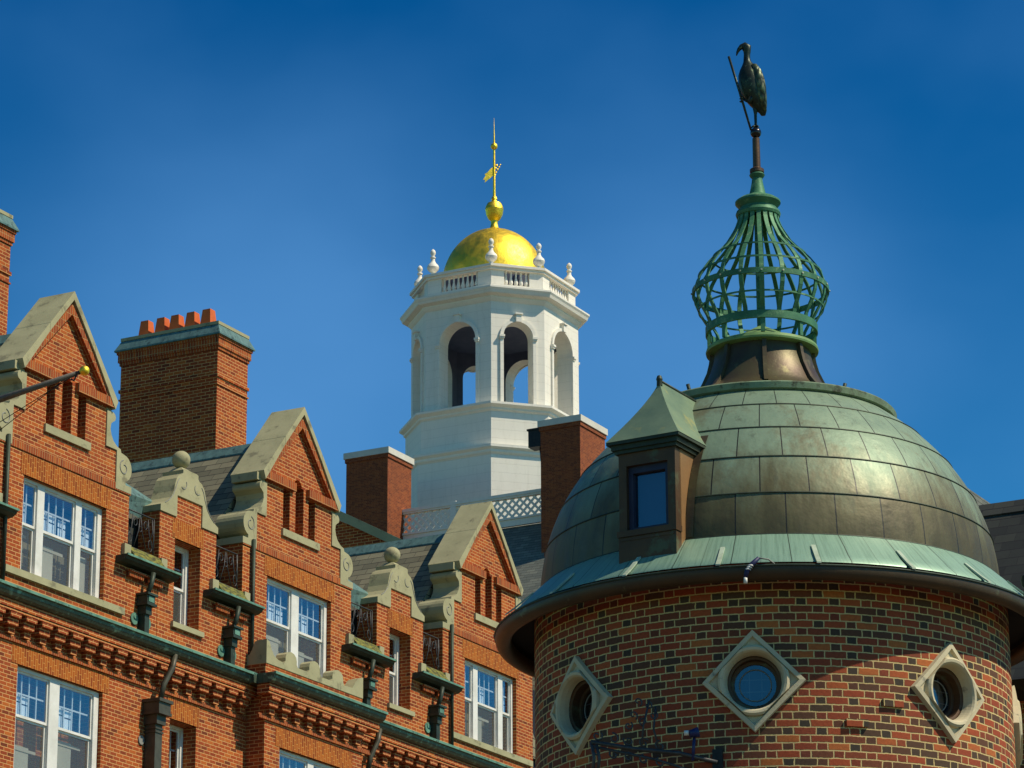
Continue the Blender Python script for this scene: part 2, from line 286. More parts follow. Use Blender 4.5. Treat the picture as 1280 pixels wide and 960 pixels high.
# ------------------------------------------------------------------ mesh builder
class MB:
    def __init__(s): s.v = []; s.f = []; s.uv = []; s.sm = []
    def face(s, pts, uv=None, smooth=False):
        i = len(s.v); s.v += [tuple(p) for p in pts]; s.f.append(tuple(range(i, i + len(pts))))
        if uv is None:
            n = Vector((0, 0, 0)); P = [Vector(p) for p in pts]
            for a in range(len(P)):
                p, q = P[a], P[(a + 1) % len(P)]
                n += Vector(((p.y - q.y) * (p.z + q.z), (p.z - q.z) * (p.x + q.x), (p.x - q.x) * (p.y + q.y)))
            n.normalize() if n.length > 0 else None
            ax, ay, az = abs(n.x), abs(n.y), abs(n.z)
            if az > .85: uv = [(p.x, p.y) for p in P]
            elif ax > ay: uv = [(p.y, p.z / max(.3, math.sqrt(1 - az * az))) for p in P]
            else: uv = [(p.x, p.z / max(.3, math.sqrt(1 - az * az))) for p in P]
        s.uv.append(uv); s.sm.append(smooth)
    def box(s, x0, x1, y0, y1, z0, z1, tx=0, ty=0):
        # tx, ty: how much the top is drawn in on each side
        a = [(x0, y0, z0), (x1, y0, z0), (x1, y1, z0), (x0, y1, z0)]
        b = [(x0 + tx, y0 + ty, z1), (x1 - tx, y0 + ty, z1), (x1 - tx, y1 - ty, z1), (x0 + tx, y1 - ty, z1)]
        s.face(a[::-1]); s.face(b)
        for i in range(4):
            j = (i + 1) % 4; s.face([a[i], a[j], b[j], b[i]])
        return s
    def prism(s, poly, y0, y1):
        # polygon given in (x,z), extruded along y
        ar = sum(poly[i][0] * poly[(i + 1) % len(poly)][1] - poly[(i + 1) % len(poly)][0] * poly[i][1] for i in range(len(poly)))
        if ar < 0: poly = poly[::-1]
        s.face([(x, y0, z) for x, z in poly]); s.face([(x, y1, z) for x, z in poly[::-1]])
        for i in range(len(poly)):
            (xa, za), (xb, zb) = poly[i], poly[(i + 1) % len(poly)]
            s.face([(xa, y0, za), (xa, y1, za), (xb, y1, zb), (xb, y0, zb)])
        return s
    def prism_x(s, poly, x0, x1):
        # polygon given in (y,z), extruded along x
        t = MB(); t.prism(poly, -x1, -x0)
        for f, u, m in zip(t.f, t.uv, t.sm):
            s.face([(-t.v[i][1], t.v[i][0], t.v[i][2]) for i in f])
        return s
    def lathe(s, prof, seg=48, c=(0, 0), a0=0., a1=360., uvf=None, split=32, capends=False):
        n = len(prof); full = abs(a1 - a0 - 360) < 1e-6
        runs = []; cur = [0]
        for i in range(1, n - 1):
            cur.append(i)
            d1 = Vector((prof[i][0] - prof[i - 1][0], prof[i][1] - prof[i - 1][1])); d2 = Vector((prof[i + 1][0] - prof[i][0], prof[i + 1][1] - prof[i][1]))
            if d1.length > 1e-7 and d2.length > 1e-7 and d1.angle(d2) > R(split): runs.append(cur); cur = [i]
        cur.append(n - 1); runs.append(cur)
        arc = [0]
        for i in range(1, n): arc.append(arc[-1] + math.hypot(prof[i][0] - prof[i - 1][0], prof[i][1] - prof[i - 1][1]))
        rm = max(p[0] for p in prof)
        for run in runs:
            base = len(s.v); cols = seg if full else seg + 1
            for i in run:
                for k in range(cols):
                    a = R(a0 + (a1 - a0) * k / seg); s.v.append((c[0] + prof[i][0] * math.sin(a), c[1] - prof[i][0] * math.cos(a), prof[i][1]))
            for q in range(len(run) - 1):
                for k in range(seg):
                    k2 = (k + 1) % cols
                    s.f.append((base + q * cols + k, base + q * cols + k2, base + (q + 1) * cols + k2, base + (q + 1) * cols + k))
                    ang = [a0 + (a1 - a0) * kk / seg for kk in (k, k + 1, k + 1, k)]; ii = [run[q], run[q], run[q + 1], run[q + 1]]
                    s.uv.append([uvf(g, i) if uvf else (R(g) * rm, arc[i]) for g, i in zip(ang, ii)]); s.sm.append(True)
        return s
    def tube(s, pts, rad, seg=8, closed=False, flat=None):
        P = [Vector(p) for p in pts]; n = len(P); base = len(s.v)
        rad = rad if isinstance(rad, (list, tuple)) else [rad] * n
        up = None
        for i, p in enumerate(P):
            if closed: d = P[(i + 1) % n] - P[i - 1]
            else: d = P[min(i + 1, n - 1)] - P[max(i - 1, 0)]
            d.normalize()
            if up is None: up = d.orthogonal().normalized()
            up = (up - d * up.dot(d)); up = up.normalized() if up.length > 1e-6 else d.orthogonal().normalized()
            sd = d.cross(up)
            for k in range(seg):
                a = 2 * math.pi * k / seg; s.v.append(tuple(p + (up * math.cos(a) + sd * math.sin(a)) * rad[i]))
        for i in range(n if closed else n - 1):
            j = (i + 1) % n
            for k in range(seg):
                k2 = (k + 1) % seg; s.f.append((base + i * seg + k, base + i * seg + k2, base + j * seg + k2, base + j * seg + k)); s.uv.append([(0, 0), (.1, 0), (.1, .1), (0, .1)]); s.sm.append(seg > 5)
        if not closed:
            s.f.append(tuple(base + k for k in range(seg))[::-1]); s.uv.append([(0, 0)] * seg); s.sm.append(False)
            s.f.append(tuple(base + (n - 1) * seg + k for k in range(seg))); s.uv.append([(0, 0)] * seg); s.sm.append(False)
        return s
    def loft(s, rings, cap=True):
        # rings: list of lists of points of equal count
        base = len(s.v); m = len(rings[0])
        for r in rings: s.v += [tuple(p) for p in r]
        for i in range(len(rings) - 1):
            for k in range(m):
                k2 = (k + 1) % m; s.f.append((base + i * m + k, base + i * m + k2, base + (i + 1) * m + k2, base + (i + 1) * m + k)); s.uv.append([(0, 0), (.1, 0), (.1, .1), (0, .1)]); s.sm.append(True)
        if cap:
            s.f.append(tuple(base + k for k in range(m))[::-1]); s.uv.append([(0, 0)] * m); s.sm.append(True)
            s.f.append(tuple(base + (len(rings) - 1) * m + k for k in range(m))); s.uv.append([(0, 0)] * m); s.sm.append(True)
        return s
    def wall(s, x0, x1, z0, z1, y0, y1, ops=(), back=None):
        # vertical wall in the xz plane, front at y0, with rectangular openings (xa,xb,za,zb)
        xs = sorted({x0, x1, *[o[0] for o in ops], *[o[1] for o in ops]}); zs = sorted({z0, z1, *[o[2] for o in ops], *[o[3] for o in ops]})
        xs = [x for x in xs if x0 <= x <= x1]; zs = [z for z in zs if z0 <= z <= z1]
        for i in range(len(xs) - 1):
            for j in range(len(zs) - 1):
                cx, cz = (xs[i] + xs[i + 1]) / 2, (zs[j] + zs[j + 1]) / 2
                if any(o[0] < cx < o[1] and o[2] < cz < o[3] for o in ops): continue
                s.face([(xs[i], y0, zs[j]), (xs[i + 1], y0, zs[j]), (xs[i + 1], y0, zs[j + 1]), (xs[i], y0, zs[j + 1])])
        for o in ops:
            a, b, c, d = o[:4]; yb = y1 if back is None else y0 + back
            s.face([(a, y0, c), (a, y0, d), (a, yb, d), (a, yb, c)]); s.face([(b, y0, c), (b, yb, c), (b, yb, d), (b, y0, d)])
            s.face([(a, y0, c), (a, yb, c), (b, yb, c), (b, y0, c)])
            if d < z1: s.face([(a, y0, d), (b, y0, d), (b, yb, d), (a, yb, d)])
            if back is not None: s.face([(a, yb, c), (b, yb, c), (b, yb, d), (a, yb, d)])
        s.face([(x0, y0, z0), (x0, y0, z1), (x0, y1, z1), (x0, y1, z0)]); s.face([(x1, y0, z0), (x1, y1, z0), (x1, y1, z1), (x1, y0, z1)])
        s.face([(x0, y0, z1), (x1, y0, z1), (x1, y1, z1), (x0, y1, z1)]); s.face([(x0, y0, z0), (x0, y1, z0), (x1, y1, z0), (x1, y0, z0)])
        return s
    def xf(s, mat):
        s.v = [tuple(mat @ Vector(p)) for p in s.v]; return s
    def add(s, o):
        b = len(s.v); s.v += o.v; s.f += [tuple(b + i for i in f) for f in o.f]; s.uv += o.uv; s.sm += o.sm; return s
    def build(s, name, mat, parent=None, weld=False):
        me = bpy.data.meshes.new(name); me.from_pydata(s.v, [], s.f); uvl = me.uv_layers.new(name='UVMap'); k = 0
        for p, uv, sm in zip(me.polygons, s.uv, s.sm):
            for q in uv: uvl.data[k].uv = q; k += 1
            p.use_smooth = sm
        me.materials.append(MAT[mat] if isinstance(mat, str) else mat); me.update()
        o = bpy.data.objects.new(name, me); C.objects.link(o)
        if parent: o.parent = parent
        return o

def thing(name, label, cat, loc=(0, 0, 0), rz=0., group=None):
    o = bpy.data.objects.new(name, None); C.objects.link(o); o.location = loc; o.rotation_euler = (0, 0, rz)
    o['label'] = label; o['category'] = cat
    if group: o['group'] = group
    return o
def tag(o, label, cat, group=None):
    o['label'] = label; o['category'] = cat
    if group: o['group'] = group
    return o
def dup(o, parent=None, loc=None, rz=None):
    c = o.copy(); C.objects.link(c)
    c.parent = parent if parent is not None else o.parent
    if loc is not None: c.location = loc
    if rz is not None: c.rotation_euler = (0, 0, rz)
    for ch in [x for x in o.children]: dup(ch, c)
    return c
def dup_leaf(o, loc, rz=None):
    c = o.copy(); C.objects.link(c); c.location = loc
    if rz is not None: c.rotation_euler = (0, 0, rz)
    return c

# ------------------------------------------------------------------ ground
g = MB(); g.face([(-3000, -3000, 0), (3000, -3000, 0), (3000, 3000, 0), (-3000, 3000, 0)]); go = g.build('ground', 'asphalt'); go['kind'] = 'structure'

ROTZ = R(90 - 28.086)
OX, OY = -10.271, 65.0

# ================================================================== brick residence hall
B = thing('brick_building', 'long orange brick residence hall with stepped stone gables, small dormers and green copper gutters', 'building', (OX, OY, 0), ROTZ)
CS = [2.0, 11.27, 20.47]           # gable centres along the front
DS = [6.69, 15.99]                 # little dormers between them
ZG = 18.36                         # gutter line

def window(parent, x0, x1, z0, z1, lights, y, mid=None, curtain=True, screens=True):
    """sash window: x ranges of the lights; y is the plane of the frame"""
    m = MB(); fr = .045
    edges = [x0] + [v for l in lights for v in l] + [x1]
    for a, b in zip(edges[0::2], edges[1::2]): m.box(a, b, y - .03, y + .09, z0, z1)
    for a, b in lights:
        m.box(a, b, y - .028, y + .088, z1 - .07, z1); m.box(a, b, y - .028, y + .088, z0, z0 + .05)
    w = m.build('window', 'white', parent)
    mid = mid or (z0 + z1) / 2 + .0
    for a, b in lights:
        s = MB(); y1 = y + .01
        def frame(za, zb, yy):
            s.box(a, a + fr, yy, yy + .035, za, zb); s.box(b - fr, b, yy, yy + .035, za, zb)
            s.box(a + fr, b - fr, yy, yy + .035, zb - fr, zb); s.box(a + fr, b - fr, yy, yy + .035, za, za + fr * 1.2)
        frame(mid, z1 - .07, y1); frame(z0 + .05, mid, y1 + .036)
        n = 4 if b - a > .8 else 2
        yy = y + .075
        for k in range(1, n):
            x = a + fr + (b - a - 2 * fr) * k / n; s.box(x - .017, x + .017, yy, yy + .02, mid + .05, z1 - .11)
        zz = (mid + z1) / 2; s.box(a + fr, b - fr, yy + .002, yy + .018, zz - .017, zz + .017)
        s.build('sash', 'white', w)
        p = MB(); p.face([(a + fr, y1 + .014, mid + fr), (b - fr, y1 + .014, mid + fr), (b - fr, y1 + .014, z1 - .07 - fr), (a + fr, y1 + .014, z1 - .07 - fr)]); p.build('pane', 'glass', w)
        p = MB(); p.face([(a + fr, y1 + .05, z0 + .05 + fr), (b - fr, y1 + .05, z0 + .05 + fr), (b - fr, y1 + .05, mid - fr), (a + fr, y1 + .05, mid - fr)]); p.build('pane', 'screen', w)
        if curtain:
            c = MB(); wd = (b - a)
            wr = random.Random(int(a * 97)); top = z0 + (mid - z0) * wr.uniform(.55, 1.0)
            c.box(a + .03, a + wd * wr.uniform(.55, .97), y + .2, y + .205, z0, top); c.box(a + .03, a + wd * .9, y + .185, y + .19, top - .10, top - .04)
            c.build('blind', 'blind', w)
            c = MB()
            for q in range(3 if wr.random() > .5 else 2):
                xa = a + .06 + wd * .30 * q; c.box(xa, xa + wd * .24, y + .14, y + .144, mid + .06, mid + .34 - .03 * q)
                c.box(xa, xa + wd * .24, y + .14, y + .144, mid + .37 - .03 * q, mid + .52 - .03 * q)
            c.build('paper_shade', 'curtain', w)
    return w
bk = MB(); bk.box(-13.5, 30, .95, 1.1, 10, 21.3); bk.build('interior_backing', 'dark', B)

# --- body below the gutter
low = {0: [], }
ops = [(.69, 3.66, 14.6, 17.0), (DS[0] - .52, DS[0] + .5, 14.7, 16.93), (DS[1] - .52, DS[1] + .5, 14.7, 16.93), (19.1, 22.05, 14.6, 17.0)]
m = MB(); m.wall(-13, 32, 0, ZG + .05, 0, .6, ops); m.build('lower_wall', 'brick', B)
m = MB(); m.box(-13, 32, .61, 16, 0, 18.3); m.build('rear_block', 'brick', B)
window(B, .70, 3.65, 14.65, 16.99, [(.82, 1.93), (2.27, 3.48)], .12, mid=15.98)
window(B, 19.11, 22.04, 14.65, 16.99, [(19.25, 20.4), (20.75, 21.9)], .12, mid=15.98)
for d in DS:
    window(B, d - .515, d + .495, 14.72, 16.92, [(d - .42, d + .40)], .36, mid=15.9, curtain=False)
for a, b in ((.48, 3.87), (DS[0] - .62, DS[0] + .6), (DS[1] - .62, DS[1] + .6), (18.9, 22.3)):
    m = MB(); m.box(a, b, -.008, .05, 17.0 if b - a > 2 else 16.93, 17.40); m.build('flat_arch', 'soldier', B)
# projecting bay below the middle gable
PB = -.5; p0, p1 = 9.16, 13.38
m = MB(); m.wall(p0, p1, 0, ZG + .28, PB, -.001, [(9.80, 12.75, 14.6, 16.90)]); m.build('projecting_bay', 'brick', B)
window(B, 9.81, 12.74, 14.65, 16.89, [(9.95, 11.15), (11.4, 12.6)], PB + .12, mid=15.9)
m = MB(); m.box(9.62, 12.95, PB - .008, PB + .05, 16.90, 17.34); m.build('flat_arch', 'soldier', B)

# --- cornice: corbel table, string, brick band, gutter
def cornice_run(u0, u1, w, ret0=False, ret1=False):
    m = MB(); m.box(u0, u1, w - .30, w + .02, 17.99, 18.15); m.box(u0, u1, w - .28, w + .02, 17.93, 17.987)
    if ret0: m.box(u0, u0 + .3, w + .021, 0 + .02, 17.99, 18.15)
    m.build('cornice_band', 'brick', B)
    m = MB(); m.box(u0, u1, w - .05, w + .02, 17.41, 17.47); m.box(u0, u1, w - .03, w + .02, 17.475, 17.52); m.build('string_course', 'soldier_dark', B)
    # half-round copper gutter with a bead
    pr = [(w - .02, ZG + .01)]
    for k in range(9):
        a = math.pi * k / 8; pr.append((w - .26 - .23 * math.cos(math.pi - a) * -1 if False else w - .26 + .20 * math.cos(a), ZG - .05 - .15 * math.sin(a)))
    prof = [(w - .01, ZG + .02), (w - .47, ZG + .02), (w - .49, ZG), (w - .47, ZG - .035), (w - .45, ZG - .04), (w - .44, ZG - .10), (w - .40, ZG - .16), (w - .33, ZG - .20), (w - .24, ZG - .205), (w - .01, ZG - .20)]
    m = MB(); m.prism_x(prof, u0 - .05, u1 + .05); m.build('gutter', 'gutter', B)
    m = MB(); m.box(u0 - .052, u1 + .052, w - .50, w - .452, ZG - .028, ZG + .03); m.build('gutter_rim', 'verdigris', B)
MAT['gutter'] = plain('dark_green_gutter_copper', (.040, .060, .040), (.095, .125, .085), 3.0, .5, .25, streak=(9, 9, 1), lo=.3, hi=.7, spots=((.17, .30, .21), 6, .56))
cornice_run(-6, p0 - .02, 0)
cornice_run(p0 - .3, p1 + .3, PB)
cornice_run(p1 + .32, 27, 0)
m = MB(); m.box(p0 - .47, p0 - .02, PB + .0, .0, ZG - .2, ZG + .02); m.box(p1 + .02, p1 + .47, PB, 0, ZG - .2, ZG + .02); m.build('gutter_return', 'gutter', B)
cb = MB(); cb.box(-.18, .18, -.27, .02, 17.83, 17.927); cb.box(-.18, .18, -.20, .02, 17.68, 17.828); cb.box(-.03, .18, -.11, .02, 17.53, 17.678)
corbel = cb.build('corbel', 'brick', B)
first = True
def put_corbel(u, w):
    global first
    if first: corbel.location = (u, w, 0); first = False
    else: dup_leaf(corbel, (u, w, 0))
u = -.32
while u < p0 - .2: put_corbel(u, 0); u += .535
u = p0 + .05
while u < p1 - .1: put_corbel(u, PB); u += .535
u = p1 + .6
while u < 22.5: put_corbel(u, 0); u += .535

# --- crenellated parapet over the projecting bay
m = MB(); m.box(p0, p1, PB - .005, PB + .22, ZG + .285, 18.70); m.box(p0, p0 + .22, PB + .221, -.002, ZG + .285, 18.70); m.build('parapet_base', 'brick', B)
def merlon(cx, hw, top):
    pts = [(cx - hw, 18.70)]
    for k in range(9):
        a = math.pi - math.pi * k / 8; pts.append((cx + hw * math.cos(a), top - hw * .55 + hw * .55 * math.sin(a)))
    pts.append((cx + hw, 18.70)); return pts
m = MB()
prof = [(p0, 18.70), (p0, 19.24)]
prof += [(p0 + .12, 19.20), (p0 + .2, 19.05), (p0 + .32, 18.92), (p0 + .5, 18.86)]
for cx in (10.2, 11.22, 12.24):
    hw = .24; prof += [(cx - hw - .05, 18.84), (cx - hw, 18.9)]
    for k in range(7):
        a = math.pi - math.pi * k / 6; prof.append((cx + hw * math.cos(a), 18.98 + .17 * math.sin(a)))
    prof += [(cx + hw, 18.9), (cx + hw + .05, 18.84)]
prof += [(12.9, 18.86), (13.02, 19.0), (13.14, 19.12), (p1, 19.2), (p1, 18.70)]
m.prism(prof, PB - .02, PB + .25)
m.prism_x([(PB + .251, 18.70), (PB + .251, 19.22), (PB + .30, 19.22), (PB + .36, 19.05), (PB + .42, 18.95), (-.003, 18.9), (-.003, 18.70)], p0, p0 + .24)
m.build('crenellated_parapet', 'stone', B)

# --- gabled bays
def arcpts(cx, cz, r, a0, a1, n): return [(cx + r * math.cos(R(a0 + (a1 - a0) * k / n)), cz + r * math.sin(R(a0 + (a1 - a0) * k / n))) for k in range(n + 1)]
SL = (25.32 - 23.36) / 1.70
def gable_bay(i, c):
    wx = [(-1.36, 1.57), (-1.33, 1.48), (-1.24, 1.50)][i]
    a, b = c + wx[0], c + wx[1]
    zs = 18.93
    m = MB(); m.wall(c - 2.37, c + 2.39, ZG + .05, 21.46, 0, .9, [(a, b, zs, 20.95)])
    for sg in (-1, 1): m.box(*sorted((c + sg * 1.44, c + sg * 1.84)), 0, .7, 21.465, 22.30)
    # attic storey with three slits
    sl = [(c - .70, c - .41, 22.2, 23.17), (c - .16, c + .19, 22.2, 23.36), (c + .42, c + .71, 22.2, 23.17)]
    m.wall(c - 1.44, c + 1.44, 21.465, 23.36, 0, .8, sl, back=.42)
    # gable field with the arched head of the middle slit
    hx = 1.44; poly = [(c - hx, 23.362), (c - .16, 23.362)] + [(c + .015 + .175 * math.cos(R(180 - t)), 23.362 + .02 + .17 * math.sin(R(180 - t))) for t in range(0, 181, 20)] + [(c + .19, 23.362), (c + hx, 23.362), (c, 23.362 + hx * SL)]
    m.prism(poly, .05, .80)
    m.box(c - .2, c + .22, .42, .5, 23.365, 23.6)
    m.build('gable_wall', 'brick', B)
    # raked brick border, proud of the field
    m = MB(); t = .22
    for sg in (-1, 1):
        m.prism([(c + sg * 1.60, 23.36), (c + sg * (1.60 - t / SL - .02), 23.36), (c, 25.13 - .10 - t), (c, 25.13 - .10)], -.07, .79)
    m.build('raked_border', 'soldier_dark', B)
    for ka, kb in ((c - 1.64, c - .28), (c + .30, c + 1.64)): m = MB(); m.box(ka, kb, -.10, .04, 23.18, 23.38); m.build('lintel_band', 'soldier_dark', B)
    # coping slabs in two lengths each side
    m = MB(); th = .19
    for sg in (-1, 1):
        z0_, u0_ = 23.36, 1.72
        um = .82
        for ua, ub in ((u0_, um + .004), (um - .004, 0)):
            za, zb = 25.32 - SL * ua, 25.32 - SL * ub
            m.prism([(c + sg * ua, za), (c + sg * ub, zb), (c + sg * ub, zb - th), (c + sg * (ua - (.09 if ua > 1 else 0)), za - th + (.09 * SL * 0) )], -.11, .80)
    m.build('coping', 'stone', B)
    for ka, kb in ((c - 1.80, c - 1.46), (c + 1.46, c + 1.66)): m = MB(); m.box(ka, kb, .02, .72, 23.12, 23.30); m.build('kneeler', 'stone', B)
    # scrolled stone shoulders
    pr = [(1.445, 23.10), (1.56, 23.12)] + arcpts(1.66, 23.0, .10, 80, -80, 6) + [(1.60, 22.84), (1.58, 22.72), (1.62, 22.60), (1.70, 22.48), (1.84, 22.39), (1.98, 22.36), (2.0, 22.29)] \
        + arcpts(2.12, 21.98, .29, 75, -75, 9) + [(2.20, 21.67), (2.20, 21.62), (2.42, 21.62), (2.42, 21.47), (1.845, 21.47), (1.845, 22.31), (1.445, 22.31)]
    for sg in (-1, 1):
        m = MB(); m.prism([(c + sg * x, z) for x, z in pr], -.03, .72)
        sc = m.build('scroll_shoulder', 'stone', B)
        q = MB(); cc = c + sg * 2.12
        q.tube([(cc + .2 * math.cos(R(k)) * (1 - k / 700) * sg, -.033, 21.98 + .2 * math.sin(R(k)) * (1 - k / 700)) for k in range(100, 470, 20)], .012, 5)
        q.build('carved_line', 'lead', sc)
    m = MB(); m.box(c - 2.40, c + 2.42, -.025, .0, 21.44, 21.60); m.build('string_course', 'soldier_dark', B)
    m = MB(); m.box(a - .12, b + .14, -.008, .05, 20.95, 21.40); m.build('flat_arch', 'soldier', B)
    m = MB(); m.prism([(c - .76, 22.03), (c - .76, 22.20), (c + .86, 22.20), (c + .86, 22.03)], -.055, .10); m.build('slit_sill', 'stone', B)
    if i != 1:
        m = MB(); m.box(c - 1.93, c + 2.27, -.07, .12, 18.78, 18.925); m.build('window_sill', 'stone', B)
    y = .14
    L = [[(.80, 1.28), (1.52, 2.63), (2.84, 3.42)], [(10.06, 11.18), (11.50, 12.62)], [(19.38, 19.82), (20.08, 21.15), (21.42, 21.86)]][i]
    if i == 2: L = [(19.40, 19.86), (20.10, 21.18), (21.42, 21.88)]
    window(B, a + .005, b - .005, zs + .002, 20.945, L, y, mid=19.96)
for i, c in enumerate(CS): gable_bay(i, c)
# thin rainwater pipes beside the bays
for c in CS:
    m = MB(); m.tube([(c - 2.02, -.07, 21.62), (c - 2.02, -.07, ZG + .03)], .045, 8); m.build('drainpipe', 'copper_dark', B)

# --- small dormers with scrolled pediments and stone balls
for d in DS:
    hw = 1.12
    m = MB(); m.box(d - hw + .03, d + hw - .03, .56, 2.2, 19, 21.3); m.build('dormer_cheek', 'slate_dark', B)  # near-black colour stands in for roof slate lying in shadow
    m = MB(); m.wall(d - hw, d + hw, ZG + .05, 21.40, 0, .55, [(d - .51, d + .50, 19.05, 20.93)]); m.box(d - .49, d + .49, 0.0, .4, 21.401, 21.90); m.build('dormer_wall', 'brick', B)
    window(B, d - .505, d + .495, 19.06, 20.925, [(d - .40, d + .39)], .34, mid=19.95, curtain=False)
    m = MB(); m.box(d - .62, d + .61, -.008, .05, 20.93, 21.36); m.build('flat_arch', 'soldier', B)
    m = MB(); m.box(d - .60, d + .63, -.07, .12, 18.93, 19.045); m.build('window_sill', 'stone', B)
    half = [(.5, 21.90), (.5, 21.41), (1.14, 21.41), (1.14, 21.55), (1.02, 21.60), (.86, 21.68), (.74, 21.80), (.66, 21.96), (.61, 22.12), (.55, 22.28), (.45, 22.38), (.34, 22.42), (.30, 22.46), (.30, 22.54), (.24, 22.56)]
    poly = [(d + x, z) for x, z in half] + [(d - x, z) for x, z in half[::-1]]
    m = MB(); m.prism(poly, -.03, .52)
    ped = m.build('pediment', 'stone', B)
    m = MB(); m.box(d - .22, d + .22, .04, .44, 22.561, 22.66, .10, .10); m.lathe([(.07, 22.655), (.06, 22.70), (.10, 22.72)], 16, (d, .24))
    pr = [(.001, 22.68)] + [(.205 * math.sin(R(k)), 22.87 - .205 * math.cos(R(k))) for k in range(12, 180, 12)] + [(.001, 23.075)]
    m.lathe(pr, 24, (d, .24)); m.build('ball_finial', 'stone', ped)
    for sg in (-1, 1):
        q = MB(); q.tube([(d + sg * (.28 + .12 * math.cos(R(k))), -.034, 22.22 + .12 * math.sin(R(k))) for k in range(150, 330, 20)], .010, 5)
        q.tube([(d + sg * x, -.034, z) for x, z in ((.98, 21.62), (.82, 21.72), (.68, 21.86), (.58, 22.05), (.52, 22.2), (.44, 22.3))], .010, 5)
        q.build('carved_line', 'lead', ped)
# --- recesses with scrollwork railings and mossy pans
gaps = [(CS[0] + 2.40, DS[0] - 1.13), (DS[0] + 1.13, CS[1] - 2.38), (CS[1] + 2.40, DS[1] - 1.13), (DS[1] + 1.13, CS[2] - 2.38), (CS[0] - 3.45, CS[0] - 2.38)]
for gi, (a, b) in enumerate(gaps):
    c = (a + b) / 2
    m = MB(); m.box(a, b, .003, 1.5, ZG + .05, 19.9); m.build('recess_wall', 'brick', B)
    m = MB(); m.box(a + .01, b - .01, .62, 1.6, 19.91, 21.25); m.build('recess_shade', 'slate_dark', B)  # added dark box: paints the shade behind the railing
    t = MB()
    def bar(p, r=.011): t.tube(p, r, 6)
    y = .06; z0, z1 = 20.36, 21.17; w = b - a - .14; x0 = a + .02
    bar([(x0, y, z1), (x0 + w, y, z1)], .016); bar([(x0, y, z0), (x0 + w, y, z0)], .014); bar([(x0 + .01, y, z0), (x0 + .01, y, z1)], .014); bar([(x0 + w, y, z0), (x0 + w, y, z1)], .014)
    xm = x0 + w / 2
    for sg in (-1, 1):
        for ox in (.0, .27):
            bar([(xm + sg * (ox + .02), y, z1 - .06), (xm + sg * (ox + .06), y, (z0 + z1) / 2 + .04), (xm + sg * (ox + .24), y, z0 + .02)])
        bar([(xm + sg * (.20 + .09 * math.cos(R(k)) * (1 - k / 900)), y, z1 - .22 + .11 * math.sin(R(k)) * (1 - k / 900)) for k in range(0, 420, 25)], .010)
        bar([(xm + sg * (.38 + .08 * math.cos(R(k)) * (1 - k / 900)), y, z0 + .20 + .13 * math.sin(R(k)) * (1 - k / 900)) for k in range(-90, 300, 25)], .010)
        bar([(xm + sg * .44, y, z1 - .02), (xm + sg * .47, y, z1 - .3), (xm + sg * .40, y, z0 + .35)])
    bar([(xm + .06 * math.cos(R(k)), y, z1 - .33 + .06 * math.sin(R(k))) for k in range(0, 361, 30)], .009)
    t.build('railing', 'iron_grey', B)
    m = MB(); m.prism_x([(.35, 20.34), (-.02, 20.33), (-.20, 20.08), (-.20, 19.93), (.35, 19.93)], a + .005, b - .005); m.build('mossy_pan', 'moss', B)
    for ka, kb in ((a - .24, a), (b, b + .22)): m = MB(); m.box(ka, kb, -.09, .0, 20.04, 20.33); m.build('corbel_stone', 'stone', B)
    pr = [(.0, 20.02), (-.29, 20.03), (-.30, 19.995), (-.27, 19.98), (-.25, 19.94), (-.16, 19.885), (0, 19.86)]
    m = MB(); m.prism_x(pr, c - 1.02, c + 1.02); pg = m.build('pan_gutter', 'copper_dark', B)
    m = MB(); m.box(c - 1.02, c + 1.02, -.325, -.29, 19.995, 20.04); m.build('rim', 'verdigris', pg)
    m = MB()
    for k in range(9):
        for s0 in (-.62, .10): m.box(c + s0 + k * .06, c + s0 + k * .06 + .045, -.10, .0, 19.66, 19.76)
    m.box(c - .66, c + .66, -.14, .0, 19.76, 19.80); m.build('corbel_course', 'soldier_dark', B)
    # leader head
    u = c - .04; m = MB(); m.tube([(u + .10, -.24, 19.85), (u + .06, -.22, 19.6), (u, -.17, 19.36)], .055, 8)
    m.box(u - .19, u + .19, -.32, -.0, 19.32, 19.37); m.box(u - .145, u + .145, -.27, -.0, 19.16, 19.32); m.box(u - .18, u + .18, -.30, -.0, 19.10, 19.16, .0, .0)
    m.box(u - .11, u + .11, -.22, 0, 18.92, 19.10); m.box(u - .085, u + .085, -.18, -.0, 18.40, 18.92)
    lh = m.build('leader_head', 'copper_dark', B)
    for sg in (-1, 1):
        m = MB(); m.tube([(u + sg * .24, -.03, 18.80), (u + sg * .24, -.001, 18.80)], .13, 14); m.tube([(u + sg * .24, -.05, 18.84), (u + sg * .24, -.001, 18.84)], .05, 10); m.build('rosette', 'verdigris', lh)
    m = MB(); m.box(u - .10, u + .10, -.285, -.271, 19.18, 19.30); m.build('badge', 'verdigris', lh)

